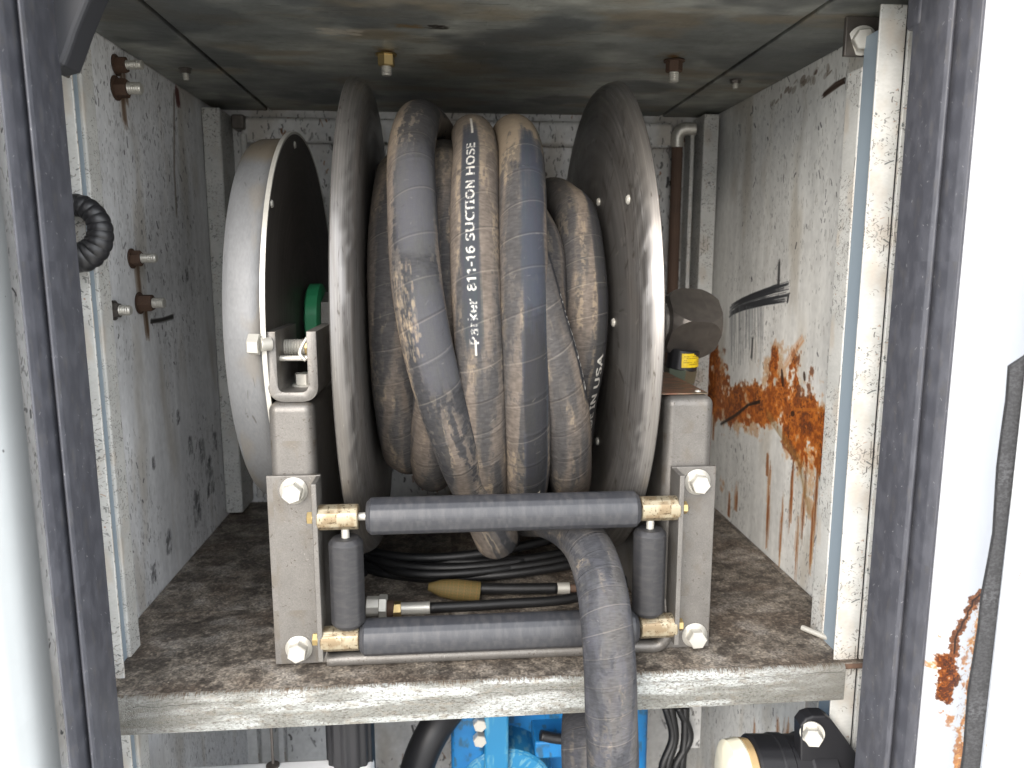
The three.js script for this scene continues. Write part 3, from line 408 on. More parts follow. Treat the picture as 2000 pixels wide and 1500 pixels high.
// open door at the far right: dark rubber edge strip and pale inner skin
{ const a = onZ(1975, 716, -0.45), b = onZ(2010, 700, -0.45), x0 = a.x, w = 0.0078, s = new THREE.Shape();
  const g = thing('open_door', 'edge of the open white door at far right with black ribbed rubber strip', 'door', V(x0 + 0.02, -0.7, -0.45));
  s.moveTo(x0, a.y); s.lineTo(x0 + 0.0105, b.y + 0.002); s.lineTo(x0 + 0.0088, -0.17); s.lineTo(x0 + 0.0064, -0.6); s.lineTo(x0 - 0.004, -0.6);
  for (let i = 1; i < 24; i++) s.lineTo(x0 - 0.004 * sm(-0.15, -0.3, lerp(-0.6, a.y, i / 24)) + 0.0007 * Math.sin(i * 1.7) + (i > 17 && i < 20 ? 0.0012 : 0), lerp(-0.6, a.y, i / 24)); s.closePath();
  const [c] = canvasOf(256, 256, (x, y) => { const v = 30 + 24 * (vn(x / 5, y / 2.2) > 0.5 ? 1 : 0) * vn(x / 40, y / 40) + 18 * vn(x / 2, y / 2); return [v, v, v * 1.03]; });
  part(g, 'rubber_strip', uvBox(new THREE.ExtrudeGeometry(s, { depth: 0.0025, bevelEnabled: true, bevelSize: 0.0006, bevelThickness: 0.0006, bevelSegments: 1 }).translate(0, 0, -0.4525)), std({ map: tex(c, true, 12, 12), roughness: 0.8 }));
  const [d, cx] = canvasOf(512, 1024, (x, y) => scl([206, 208, 208], 0.95 + 0.07 * fbm(x / 40, y / 60))); flecks(cx, 512, 1024, 160, '70,66,60', 26, 2.4, 0.3); flecks(cx, 512, 1024, 40, '150,90,60', 10, 3, 0.5);
  part(g, 'door_skin', rbox(x0 + w, x0 + w + 0.03, -0.6, 0.3, -0.449, -0.443, 0.002), std({ map: tex(d, true, 5, 2.5), roughness: 0.5 }));
  part(g, 'door_core', box(x0 + w + 0.03, x0 + 0.12, -0.6, 0.3, -0.4488, -0.445), M.white); 
}

// frame posts at the front (white flanges with a blue-grey slot between them)
{ const L = thing('frame_post', 'left front frame post, flecked cream paint with a blue-grey slot', 'post', V(-0.32, -0.9, -0.7));
  part(L, 'front_flange', rbox(-0.36, -0.2985, -0.9, 0.2115, -0.6705, -0.668, 0.001, 2), M.post);
  part(L, 'slot_web', box(-0.345, -0.3112, -0.9, 0.212, -0.706, -0.6708), M.groove);
  part(L, 'rear_flange', rbox(-0.3345, -0.308, -0.9, 0.209, -0.731, -0.7062, 0.002), M.post);
  const R = thing('frame_post', 'right front frame post, wide flecked white paint with a blue-grey slot', 'post', V(0.4, -0.9, -0.7));
  part(R, 'front_flange', rbox(0.3622, 0.3855, -0.9, 0.2115, -0.6475, -0.645, 0.001, 2), M.post);
  part(R, 'edge_flange', rbox(0.3872, 0.43, -0.9, 0.2115, -0.6475, -0.644, 0.001, 2), M.post);
  part(R, 'slot_web', box(0.3712, 0.425, -0.9, 0.196, -0.684, -0.6478), M.groove);
  part(R, 'rear_flange', rbox(0.3705, 0.4075, -0.9, 0.172, -0.711, -0.6842, 0.002), M.post);
  part(R, 'gap_liner', box(0.3857, 0.387, -0.9, 0.2115, -0.6474, -0.6465), M.black);
}
{ const L = thing('rear_post', 'pale flecked post in the left rear corner beside the spring housing', 'post', V(-0.325, YF, -1.15));
  part(L, 'front_flange', rbox(-0.334, -0.309, -0.371, 0.209, -1.183, -1.118, 0.003), M.post);
  part(L, 'pipe', cyl(V(-0.293, -0.36, -1.16), V(-0.289, 0.18, -1.16), 0.0048), M.post);
  part(L, 'clip', rbox(-0.303, -0.285, 0.186, 0.206, -1.18, -1.15, 0.003), M.iron);
  const R = thing('rear_post', 'pale flecked post in the right rear corner behind the hose fitting', 'post', V(0.4, YF, -1.15));
  part(R, 'front_flange', rbox(0.377, 0.4, -0.371, 0.213, -1.183, -1.13, 0.002), M.post);
  part(R, 'side_strip', rbox(0.364, 0.3705, -0.371, 0.19, -1.18, -1.15, 0.002), M.post);
  part(R, 'pipe', cyl(V(0.347, -0.36, -1.16), V(0.347, 0.178, -1.16), 0.0085), M.rustPlate);
  part(R, 'pipe_elbow', tube([V(0.347, 0.17, -1.16), V(0.347, 0.186, -1.158), V(0.352, 0.194, -1.155), V(0.372, 0.195, -1.152)], 0.0095), M.bright);
  const p0 = onZ(467, 226, -1.16), p1 = onZ(1316, 287, -1.16);
  solo('cross_beam', 'speckled grey beam across the top of the back wall', 'beam', rbox(p0.x, p1.x, p1.y, p0.y, -1.184, -1.16, 0.008), M.wallB);
}
// ═════════════ SHELF ═════════════
{ const g = thing('shelf', 'grimy galvanised steel shelf carrying the reel, bright worn folded lip', 'shelf', V(0.04, YF - 0.035, -0.9));
  const yb = onZ(940, 1402, -0.635).y;
  part(g, 'shelf_top', uvBox(new THREE.BoxGeometry(0.739, 0.003, 0.544).translate(0.0365, YF - 0.0016, -0.911)), M.shelf);
  const s = new THREE.Shape(); // lip in (−z, y): rolled over the front
  const z1 = 0.634, z0 = 0.640; s.moveTo(z0 - 0.0005, YF); s.bezierCurveTo(0.6365, YF, z1, YF - 0.002, z1, YF - 0.006); s.lineTo(z1, yb + 0.002); s.quadraticCurveTo(z1, yb, z1 + 0.002, yb); s.lineTo(0.66, yb); s.lineTo(0.66, yb + 0.003); s.lineTo(z1 + 0.003, yb + 0.003); s.lineTo(z1 + 0.003, YF - 0.0036); s.lineTo(z0, YF - 0.0036); s.closePath();
  const lip = new THREE.ExtrudeGeometry(s, { depth: 0.666, bevelEnabled: false, curveSegments: 8 }).rotateY(Math.PI / 2).translate(-0.2975, 0, 0);
  part(g, 'front_lip', toCreasedNormals(uvPlane(lip, 'x', -0.2975, 0.3685, 'y', yb, YF), 0.6), M.lip);
  const p = onY(1668, 1284, YF - 0.004);
  part(g, 'side_tab', rbox(0.3695, 0.4, YF - 0.007, YF - 0.001, -0.668, -0.638, 0.002), M.rustPlate, 'rusty brown tab at the right end of the shelf');
  const q = onY(1592, 1236, YF + 0.004); part(g, 'edge_screw', cyl(V(q.x - 0.008, YF + 0.004, q.z - 0.012), V(q.x + 0.008, YF + 0.004, q.z + 0.012), 0.0028), M.bright);
}

// ═════════════ HOSE REEL ═════════════
const XPL = -0.0785, XPR = 0.1645;                                 // inner faces of the two flanges
const flangeProfile = (k) => [[0.045, 0], [0.2, 0], [0.2495, 0.0003], [0.2545, 0.0022], [0.2585, 0.006], [0.2615, 0.0115], [0.263, 0.017], [0.2615, 0.0182], [0.2595, 0.0135], [0.2565, 0.0085], [0.251, 0.0045], [0.2, 0.003], [0.045, 0.003], [0.045, 0]].map(([r, y]) => [r, y * k]);
const reel = thing('hose_reel', 'large steel hose reel with two dished flanges, spring housing and silver uprights', 'hose reel', V(0.04, YF, ZR));
{ const axis = V(1, 0, 0), o = (x) => V(x, YR, ZR);
  const fl = (k, x, label) => { const pts = flangeProfile(1), g = lathe(k > 0 ? pts : pts, 160); const m = toDir(toCreasedNormals(g, 0.9), V(k, 0, 0), o(x)); return part(reel, 'flange', m, M.steel, label); };
  const fL = fl(-1, XPL, 'left steel flange'), fR = fl(1, XPR, 'right steel flange with small bright rivets');
  for (const [px, py] of [[1168, 395], [1226, 390], [1197, 630], [1166, 862]]) { const p = onX(px, py, XPR - 0.001); part(fR, 'rivet', turned([[0, 0.0018], [0.003, 0.0014], [0.0045, 0], [0.0045, -0.001]], V(-1, 0, 0), p, 16), M.bright); }
  part(reel, 'hub_drum', cyl(o(XPL - 0.004), o(XPR + 0.004), 0.105, 0.105, 60, 0.01), M.steelDark);
  part(reel, 'axle', cyl(o(-0.20), o(0.24), 0.014), M.bright);
  // spring housing on the left: dark cover disc in front of a silver drum
  const XD = -0.161;
  part(reel, 'spring_housing', turned([[0, 0], [0.196, 0], [0.199, 0.004], [0.2, 0.012], [0.199, 0.03], [0.196, 0.036], [0, 0.036]], V(-1, 0, 0), o(XD - 0.003), 140), M.drum);
  const disc = part(reel, 'cover_disc', turned([[0, 0], [0.2055, 0], [0.2066, 0.0012], [0.2066, 0.003], [0.0, 0.003]], V(-1, 0, 0), o(XD), 140), M.steelDark, 'dark cover disc');
  part(disc, 'disc_rim', turned([[0.2046, -0.0006], [0.2072, -0.0006], [0.2076, 0.0015], [0.2072, 0.0036], [0.2046, 0.0036], [0.2046, -0.0006]], V(-1, 0, 0), o(XD), 140), M.bright);
  for (const [px, py] of [[530, 398], [575, 283]]) part(disc, 'screw', turned([[0, 0.002], [0.003, 0.0016], [0.004, 0]], V(1, 0, 0), onX(px, py, XD + 0.0005), 12), M.bright);
  part(reel, 'green_hub', turned([[0.02, 0], [0.040, 0], [0.043, 0.002], [0.043, 0.014], [0.039, 0.016], [0.02, 0.016], [0.02, 0]], V(1, 0, 0), o(-0.158), 60), M.green, 'green plastic hub ring');
  part(reel, 'hub_nut', [toDir(hexHead(0.034, 0.014), V(1, 0, 0), o(-0.141)), turned([[0, 0], [0.038, 0], [0.038, 0.012], [0, 0.012]], V(1, 0, 0), o(-0.127), 40)], M.zinc);
  { const p = onZ(507, 673, -0.679); part(reel, 'rim_nut', [toDir(hexHead(0.0097, 0.0095), V(-1, 0.05, 0), p), cyl(p.clone(), p.clone().add(V(0.008, 0, -0.006)), 0.006)], M.bright); }
  // uprights: pressed boxes with rounded shoulders
  const ul0 = onZ(521, 800, -0.683).x, ul1 = onZ(613, 800, -0.683).x, ur0 = onZ(1300, 800, -0.683).x, ur1 = onZ(1397, 800, -0.683).x, yt = onZ(570, 789, -0.683).y + 0.001;
  part(reel, 'upright', rbox(ul0, ul1, YF + 0.0005, yt, -0.97, -0.683, 0.009, 5), M.zinc, 'left silver upright');
  part(reel, 'upright', rbox(ur0, ur1, YF + 0.0005, yt, -0.97, -0.683, 0.009, 5), M.zinc, 'right silver upright');
  // base: round-cornered bar between the uprights, rising beside the right upright
  const b0 = onZ(640, 1283, -0.674), b1 = onZ(1280, 1271, -0.674);
  part(reel, 'base_bar', tube([V(b0.x, YF + 0.0066, -0.674), V(0, YF + 0.0066, -0.674), V(b1.x - 0.02, YF + 0.0066, -0.674), V(b1.x + 0.004, YF + 0.008, -0.674), V(b1.x + 0.011, YF + 0.02, -0.674), V(b1.x + 0.013, YF + 0.05, -0.69), V(b1.x + 0.014, -0.22, -0.706), V(b1.x + 0.014, -0.15, -0.708)], 0.0062, 90), M.zinc);
  // U bracket with lock pin on the left upright
  const c0 = onZ(518, 640, -0.686), c1 = onZ(621, 789, -0.686), T = 0.0074, s = new THREE.Shape(), rO = 0.015, top = onZ(525, 650, -0.686).y, bot = yt + 0.0006;
  s.moveTo(c0.x, top); s.lineTo(c0.x, bot + rO); s.quadraticCurveTo(c0.x, bot, c0.x + rO, bot); s.lineTo(c1.x - rO, bot); s.quadraticCurveTo(c1.x, bot, c1.x, bot + rO); s.lineTo(c1.x, top); s.lineTo(c1.x - T, top); s.lineTo(c1.x - T, bot + rO); s.quadraticCurveTo(c1.x - T, bot + T, c1.x - rO, bot + T); s.lineTo(c0.x + rO, bot + T); s.quadraticCurveTo(c0.x + T, bot + T, c0.x + T, bot + rO); s.lineTo(c0.x + T, top); s.closePath();
  const br = part(reel, 'lock_bracket', toCreasedNormals(uvBox(new THREE.ExtrudeGeometry(s, { depth: 0.092, bevelEnabled: true, bevelSize: 0.0008, bevelThickness: 0.001, bevelSegments: 2, curveSegments: 8 }).translate(0, 0, -0.78)), 0.5), M.zinc, 'U-shaped bracket on the left upright');
  const py = onZ(570, 678, -0.725).y, pin = []; for (let i = 0; i <= 22; i++) { pin.push([0.0078 - 0.0009 * (i % 2), i * 0.0012]); }
  part(br, 'threaded_pin', [turned([[0, 0], ...pin, [0, 22 * 0.0012]], V(1, 0, 0), V(c0.x + T - 0.002, py, -0.725), 26, 0.2), cyl(V(c0.x + T + 0.024, py, -0.725), V(c1.x - T + 0.002, py, -0.725), 0.0075)], M.bright);
  part(br, 'ring_collar', turned([[0.0072, 0], [0.0092, 0.001], [0.0092, 0.004], [0.0072, 0.005]], V(1, 0, 0), V(c0.x + T + 0.0195, py, -0.725), 24), M.brassNut);
  const lp = onZ(570, 700, -0.70).y; part(br, 'latch_rod', cyl(V(c0.x + T - 0.002, lp, -0.702), V(c1.x - T + 0.002, lp, -0.702), 0.0026), M.bright);
  part(br, 'latch_loop', tube([V(c1.x - T - 0.004, lp - 0.002, -0.699), V(c1.x - T - 0.009, lp + 0.004, -0.699), V(c1.x - T - 0.006, lp + 0.013, -0.70), V(c1.x - T - 0.001, lp + 0.02, -0.70)], 0.0018, 20, 8), M.bright);
  const bb = V((c0.x + c1.x) / 2 + 0.003, bot + T, -0.728); part(br, 'flange_bolt', [toDir(hexHead(0.0098, 0.0105), V(0, 1, 0), bb.clone().add(V(0, 0.002, 0))), turned([[0, 0], [0.0125, 0], [0.0125, 0.001], [0.0105, 0.0026], [0, 0.0028]], V(0, 1, 0), bb, 30)], M.bright);
  // name plate on the right upright, and the swivel elbow
  const np = part(reel, 'name_plate', rbox(ur0 - 0.004, ur1 - 0.004, yt + 0.0005, yt + 0.002, -0.83, -0.692, 0.0006, 2), std({ map: tex(canvasOf(256, 256, (x, y) => mix3(mix3([120, 84, 66], [88, 76, 62], sm(0.4, 0.6, fbm(x / 30, y / 12))), [150, 134, 112], 0.5 * sm(0.6, 0.75, fbm(x / 16, y / 5 + 7))))[0], true, 10, 10), roughness: 0.5, metalness: 0.4 }), 'brown weathered data plate');
  part(np, 'plate_rivet', turned([[0, 0.002], [0.0025, 0.0012], [0.003, 0]], V(0, 1, 0), V((ur0 + ur1) / 2 + 0.012, yt + 0.002, -0.70), 14), M.bright);
  const ev = new Evaluator(); ev.attributes = ['position', 'normal']; const half = 0.0295, ctr = onZ(1346, 632, -0.885);
  const A = new Brush(new THREE.BoxGeometry(half * 2.02, half * 2, half * 2)), S = new Brush(new THREE.SphereGeometry(half * 1.47, 72, 48)); A.updateMatrixWorld(); S.updateMatrixWorld();
  let el = ev.evaluate(A, S, INTERSECTION).geometry; el = toCreasedNormals(el.deleteAttribute('uv') && el, 0.35); el.rotateX(0.66).rotateZ(-0.06).rotateY(0.02).translate(ctr.x, ctr.y, ctr.z);
  part(reel, 'swivel_elbow', uvBox(el), M.iron, 'dark machined swivel elbow');
  part(reel, 'swivel_neck', [cyl(o(XPR + 0.004), V(ctr.x - 0.012, YR + 0.006, ZR), 0.0155, 0.0155, 6), cyl(V(ctr.x - 0.034, ctr.y, ZR), V(ctr.x - 0.02, ctr.y, ZR), 0.024, 0.024, 30)], M.zinc);
  const cb = V(ctr.x - 0.007, ctr.y - 0.03, ctr.z + 0.006);
  part(reel, 'fitting_collar', cyl(cb, cb.clone().add(V(-0.003, -0.024, 0)), 0.0185), M.black);
  part(reel, 'fitting_nut', [cyl(cb.clone().add(V(-0.003, -0.022, 0)), cb.clone().add(V(-0.004, -0.04, 0)), 0.0195, 0.0175, 6), cyl(cb.clone().add(V(-0.004, -0.04, 0)), cb.clone().add(V(-0.008, -0.09, -0.02)), 0.0165)], std({ color: 0x7f8a7c, roughness: 0.3, metalness: 0.8 }));
  // yellow adhesive label wrapped part way round the collar
  const [lc, lx] = canvasOf(256, 128, (x, y) => mix3([226, 196, 20], [190, 160, 20], fbm(x / 30, y / 20))); lx.fillStyle = 'rgba(70,58,12,.75)'; for (let r = 0; r < 5; r++) for (let x = 20; x < 220;) { const w = rr(6, 26); if (rnd() < 0.75) lx.fillRect(x, 24 + r * 18, w, 6); x += w + 5; }
  const lab = new THREE.CylinderGeometry(0.0189, 0.0189, 0.0165, 24, 1, true, -0.35, 1.75); part(reel, 'yellow_label', lab.translate(cb.x - 0.0015, cb.y - 0.0115, cb.z), std({ map: tex(lc), roughness: 0.45, side: THREE.DoubleSide }), 'small yellow printed label');
}

// ═════════════ SUCTION HOSE ═════════════
const hose = thing('suction_hose', 'thick dusty black suction hose wound on the reel, its end hanging over the shelf', 'hose', V(0.05, YF, -0.75));
{ const a = (px, py, rho) => u2x(phiAt(px, py, rho));
  const plain = hoseMat(hoseTexture(1.3, 0.25, 0.35)), plain2 = hoseMat(hoseTexture(6.1, 0.5, 0.4));
  const ctD = front([[929, 300], [927, 450], [932, 600], [940, 750], [948, 900], [952, 960]], 0.205), ctE = front([[1017, 300], [1021, 450], [1024, 600], [1027, 750], [1030, 900], [1026, 960]], 0.206);
  const D = hoseTexture(3.7, 0.35, 0.35, (c) => {
    band(c, a(917, 690, 0.205), a(917, 318, 0.205), 0.537, 26, '50,52,56');
    const T = (t, p0, p1, wear) => print(c, t, a(917, p0, 0.205), a(917, p1, 0.205), 0.537, 15, wear);
    T('811-16', 576, 498, 0.25); T('SUCTION', 490, 384, 0.45); T('HOSE', 378, 319, 0.25); T('Parker', 668, 588, 0.75);
    c.fillStyle = 'rgb(168,163,154)'; c.fillRect(a(917, 686, 0.205), (1 - 0.533) * HH, 20, 3.4); c.fillRect(a(915, 302, 0.205), (1 - 0.533) * HH, 66, 4); print(c, '6', a(912, 262, 0.205), a(912, 247, 0.205), 0.545, 13, 0.5, '180,168,150');
  });
  const E = hoseTexture(8.2, 1.0, 0.35, (c) => { band(c, a(1040, 960, 0.206), a(1040, 330, 0.206), 0.437, 40, '48,51,58', 1); band(c, a(1040, 940, 0.206), a(1040, 700, 0.206), 0.44, 34, '40,40,42', 0.7); print(c, 'USA', a(1046, 962, 0.206), a(1046, 926, 0.206), 0.44, 15, 0.4, '190,182,166'); });
  const Bt = hoseTexture(11.9, 0.45, 0.7, (c) => { for (const [p0, p1, v] of [[520, 380, 0.47], [760, 640, 0.42]]) band(c, a(820, p0, 0.215), a(810, p1, 0.215), v, 60, '64,65,68', 0.35); for (let i = 0; i < 170; i++) { const x = a(815, rr(520, 690), 0.215), y = (1 - rr(0.52, 0.66)) * HH; c.fillStyle = `rgba(150,132,108,${rr(0.08, 0.4)})`; c.beginPath(); c.ellipse(x, y, rr(1, 7), rr(0.6, 3), 0, 0, 7); c.fill(); } });
  const G = hoseTexture(15.3, 0.3, 0.3, (c) => { band(c, a(1150, 800, 0.145), a(1150, 420, 0.145), 0.37, 30, '46,46,48'); print(c, 'MADE IN USA', a(1140, 835, 0.145), a(1140, 682, 0.145), 0.385, 14, 0.15); });
  const F2 = hoseTexture(20.4, 0.1, 0.25, (c) => { band(c, a(1080, 800, 0.2), a(1050, 480, 0.2), 0.29, 22, '40,40,42'); print(c, 'Parker', a(1100, 770, 0.2), a(1085, 655, 0.2), 0.285, 15, 0.35); print(c, '811-16', a(1085, 650, 0.2), a(1070, 585, 0.2), 0.285, 15, 0.2); });
  const coil = (ctrl, mat, label) => part(hose, 'coil_turn', turnGeo(ctrl), mat, label);
  const x = (c) => c[2];
  const cA = front([[776, 340], [764, 480], [767, 640], [775, 780], [790, 880]], 0.162);
  coil([...cA, [62, 0.168, x(cA[0]) + 0.003], [90, 0.17, x(cA[0]) + 0.004], [140, 0.17, -0.05], [180, 0.168, -0.045], [-140, 0.165, -0.045], [-88, 0.156, x(cA[4]) + 0.002], [-60, 0.156, x(cA[4]) + 0.001]], plain, 'turn beside the left flange');
  const cB = front([[803, 300], [806, 420], [815, 560], [840, 700], [886, 850], [925, 950], [955, 1012, 0.223]], 0.214), xb = x(cB[0]);
  coil([...cB, [62, 0.217, xb + 0.002], [82, 0.219, xb + 0.007], [100, 0.219, xb + 0.021], [125, 0.213, xb + 0.045], [160, 0.21, xb + 0.06], [-150, 0.21, 0.06], [-110, 0.225, 0.055], [-80, 0.252, 0.058], [-58, 0.255, 0.047]], hoseMat(Bt), 'outer turn slanting down across the others');
  const cC = front([[868, 330], [868, 480], [866, 620], [854, 760], [843, 880]], 0.176);
  coil([...cC, [62, 0.179, x(cC[0])], [90, 0.18, x(cC[0])], [180, 0.178, 0.0], [-90, 0.174, x(cC[4]) - 0.001], [-60, 0.176, x(cC[4])]], plain2, 'inner turn seen between two outer turns');
  coil([...ctD, [62, 0.205, x(ctD[0])], [90, 0.205, x(ctD[0]) - 0.001], [180, 0.205, 0.025], [-90, 0.205, x(ctD[5]) - 0.004], [-62, 0.205, x(ctD[5])]], hoseMat(D), 'turn printed SUCTION HOSE in white');
  coil([...ctE, [62, 0.206, x(ctE[0])], [90, 0.206, x(ctE[0]) - 0.001], [180, 0.206, 0.07], [-90, 0.206, x(ctE[5]) + 0.004], [-62, 0.206, x(ctE[5])]], hoseMat(E), 'turn with tan dusty top and bare dark stripe');
  const cF = front([[1010, 400], [1053, 480], [1060, 560], [1060, 700]], 0.158);
  coil([...cF, [62, 0.16, x(cF[0]) - 0.004], [90, 0.16, x(cF[0]) - 0.006], [180, 0.16, 0.06], [-90, 0.158, 0.09]], plain2, 'inner turn seen beside the printed edge');
  const cH = front([[1030, 520], [1058, 620], [1085, 710], [1106, 810], [1112, 900], [1110, 950]], 0.197);
  coil([...cH, [30, 0.185, x(cH[0]) - 0.008], [60, 0.175, x(cH[0]) - 0.012], [90, 0.165, x(cH[0]) - 0.01], [180, 0.18, 0.08], [-90, 0.19, x(cH[5]) - 0.004], [-60, 0.195, x(cH[5]) - 0.001]], hoseMat(F2), 'slanting turn with worn print along its edge');
  const cG = front([[1122, 420], [1136, 500], [1143, 600], [1137, 700], [1122, 790], [1106, 870]], 0.148);
  coil([...cG, [66, 0.141, x(cG[0]) - 0.006], [90, 0.14, x(cG[0]) - 0.012], [180, 0.145, 0.11], [-90, 0.148, 0.108]], hoseMat(G), 'lower turn printed MADE IN USA beside the right flange');
  coil([[-180, 0.155, 0.02], [-90, 0.16, 0.02], [0, 0.158, 0.03], [90, 0.155, 0.03]], plain); coil([[-180, 0.13, -0.03], [-90, 0.13, -0.03], [0, 0.13, -0.035], [90, 0.13, -0.035]], plain); coil([[-180, 0.128, 0.075], [0, 0.128, 0.08], [90, 0.128, 0.075], [-90, 0.128, 0.075]], plain2);
  // the end that leaves the reel, passes through the roller guide and hangs over the lip
  const P = [V(0.045, -0.20, -1.03), V(0.06, -0.275, -0.95), V(0.075, -0.293, -0.86), onZ(1070, 1010, -0.775), onZ(1118, 1034, -0.715), onZ(1150, 1072, -0.675), onZ(1171, 1130, -0.645), onZ(1183, 1200, -0.618), onZ(1191, 1300, -0.6), onZ(1194, 1400, -0.594), onZ(1197, 1500, -0.594), onZ(1192, 1600, -0.6), onZ(1160, 1680, -0.635), onZ(1150, 1660, -0.67), onZ(1144, 1560, -0.685), onZ(1140, 1460, -0.69), onZ(1140, 1415, -0.71), onZ(1140, 1400, -0.78)];
  const [tc] = [hoseTexture(27.7, 0, 0.5, (c) => { for (let i = 0; i < 500; i++) { c.fillStyle = `rgba(78,78,82,${rr(0.04, 0.2)})`; c.beginPath(); c.ellipse(rr(700, 1800), HH / 2 + rr(-60, 60), rr(6, 40), rr(3, 14), 0, 0, 7); c.fill(); } }, [72, 70, 69], [63, 63, 66])];
  part(hose, 'hanging_end', sweep(spline(P, 220), HR, () => V(0, 0.25, 1), 40), hoseMat(tc), 'hanging end of the hose in front of the shelf lip');
}

// ═════════════ ROLLER GUIDE ═════════════
const ZG = -0.66, guide = thing('roller_guide', 'four-roller hose guide bolted across the front of the reel uprights', 'roller guide', V(0.05, YF, ZG));
{ const roller = (a, b, r, mat, label) => { const L = a.distanceTo(b), e = 0.0035; const g = turned([[0, 0], [r * 0.72, 0], [r * 0.78, 0.0004], [r - 0.0006, e], ...Array.from({ length: 41 }, (_, i) => [r, lerp(e + 0.0012, L - e - 0.0012, i / 40)]), [r - 0.0006, L - e], [r * 0.78, L - 0.0004], [r * 0.72, L], [0, L]], b.clone().sub(a), a, 56, 0.4); return part(guide, 'roller', g, mat, label); };
  const yT = onZ(980, 1001, ZG).y, yB = onZ(920, 1236, ZG).y, X = (px, py) => onZ(px, py, ZG).x, r = 0.0167;
  roller(V(X(716, 1003), yT, ZG), V(X(1247, 998), yT, ZG), r, M.roller, 'long top black roller'); roller(V(X(704, 1240), yB, ZG), V(X(1244, 1230), yB, ZG), r, M.roller, 'long bottom black roller');
  const xl = X(678, 1130), xr = X(1267, 1120), yl0 = onZ(678, 1221, ZG).y, yl1 = onZ(678, 1049, ZG).y;
  roller(V(xl, yl0, ZG), V(xl, yl1, ZG), 0.0153, M.rollerV, 'short left upright roller'); roller(V(xr, yl0, ZG), V(xr, yl1, ZG), 0.0151, M.rollerV, 'short right upright roller');
  part(guide, 'roller_pin', cyl(V(X(640, 1003), yT, ZG), V(X(1315, 998), yT, ZG), 0.0036), M.bright); part(guide, 'roller_pin', cyl(V(X(640, 1240), yB, ZG), V(X(1310, 1230), yB, ZG), 0.0036), M.bright);
  part(guide, 'roller_pin', cyl(V(xl, yB, ZG), V(xl, yT, ZG), 0.0036), M.bright); part(guide, 'roller_pin', cyl(V(xr, yB, ZG), V(xr, yT, ZG), 0.0036), M.bright);
  for (const [a, b, y, py] of [[621, 701, yT, 1008], [1249, 1324, yT, 995], [628, 703, yB, 1242], [1248, 1318, yB, 1222]]) part(guide, 'bushing', uvBox(cyl(V(X(a, py), y, ZG), V(X(b, py), y, ZG), 0.0113, 0.0113, 40, 0.08)), M.brass);
  // angle brackets: a plate on each upright and a leg standing forward
  const zp = -0.6815;
  for (const [p0, p1, t, b, lx, side] of [[528, 611, 929, 1297, 619, -1], [1336, 1391, 911, 1264, 1326, 1]]) {
    const x0 = onZ(p0, 1100, zp + 0.004).x, x1 = onZ(p1, 1100, zp + 0.004).x, y1 = onZ((p0 + p1) / 2, t, zp + 0.004).y, y0 = Math.max(YF + 0.0012, onZ((p0 + p1) / 2, b, zp + 0.004).y), xi = onZ(lx, 1100, -0.652).x;
    const br = part(guide, 'angle_bracket', [rbox(Math.min(x0, xi - 0.002), Math.max(x1, xi + 0.002), y0, y1, zp - 0.0005, zp + 0.0042, 0.0009, 2), rbox(xi - 0.0024, xi + 0.0024, onZ(lx, b - 4, -0.651).y, y1 - 0.0006, zp + 0.0035, -0.65, 0.0009, 2)], M.zinc, (side < 0 ? 'left' : 'right') + ' angle bracket');
    for (const y of [yT, yB]) part(br, 'hex_bolt', [toDir(hexHead(0.0058, 0.0055), V(side, 0, 0), V(xi + side * 0.0026, y, ZG)), cyl(V(xi + side * 0.0024, y, ZG), V(xi + side * 0.0035, y, ZG), 0.0066)], M.brassNut);
    for (const [px, py] of side < 0 ? [[574, 958], [584, 1266]] : [[1362, 941], [1356, 1240]]) {
      const p = onZ(px, py, zp + 0.0042); part(br, 'flange_bolt', [turned([[0, 0], [0.0123, 0], [0.0125, 0.0008], [0.0098, 0.0032], [0, 0.0034]], V(0, 0, 1), p, 36), toDir(hexHead(0.0093, 0.0105).rotateY(rr(0, 1)), V(0, 0, 1), p.clone().add(V(0, 0, 0.002)))], M.bright);
    }
  }
}

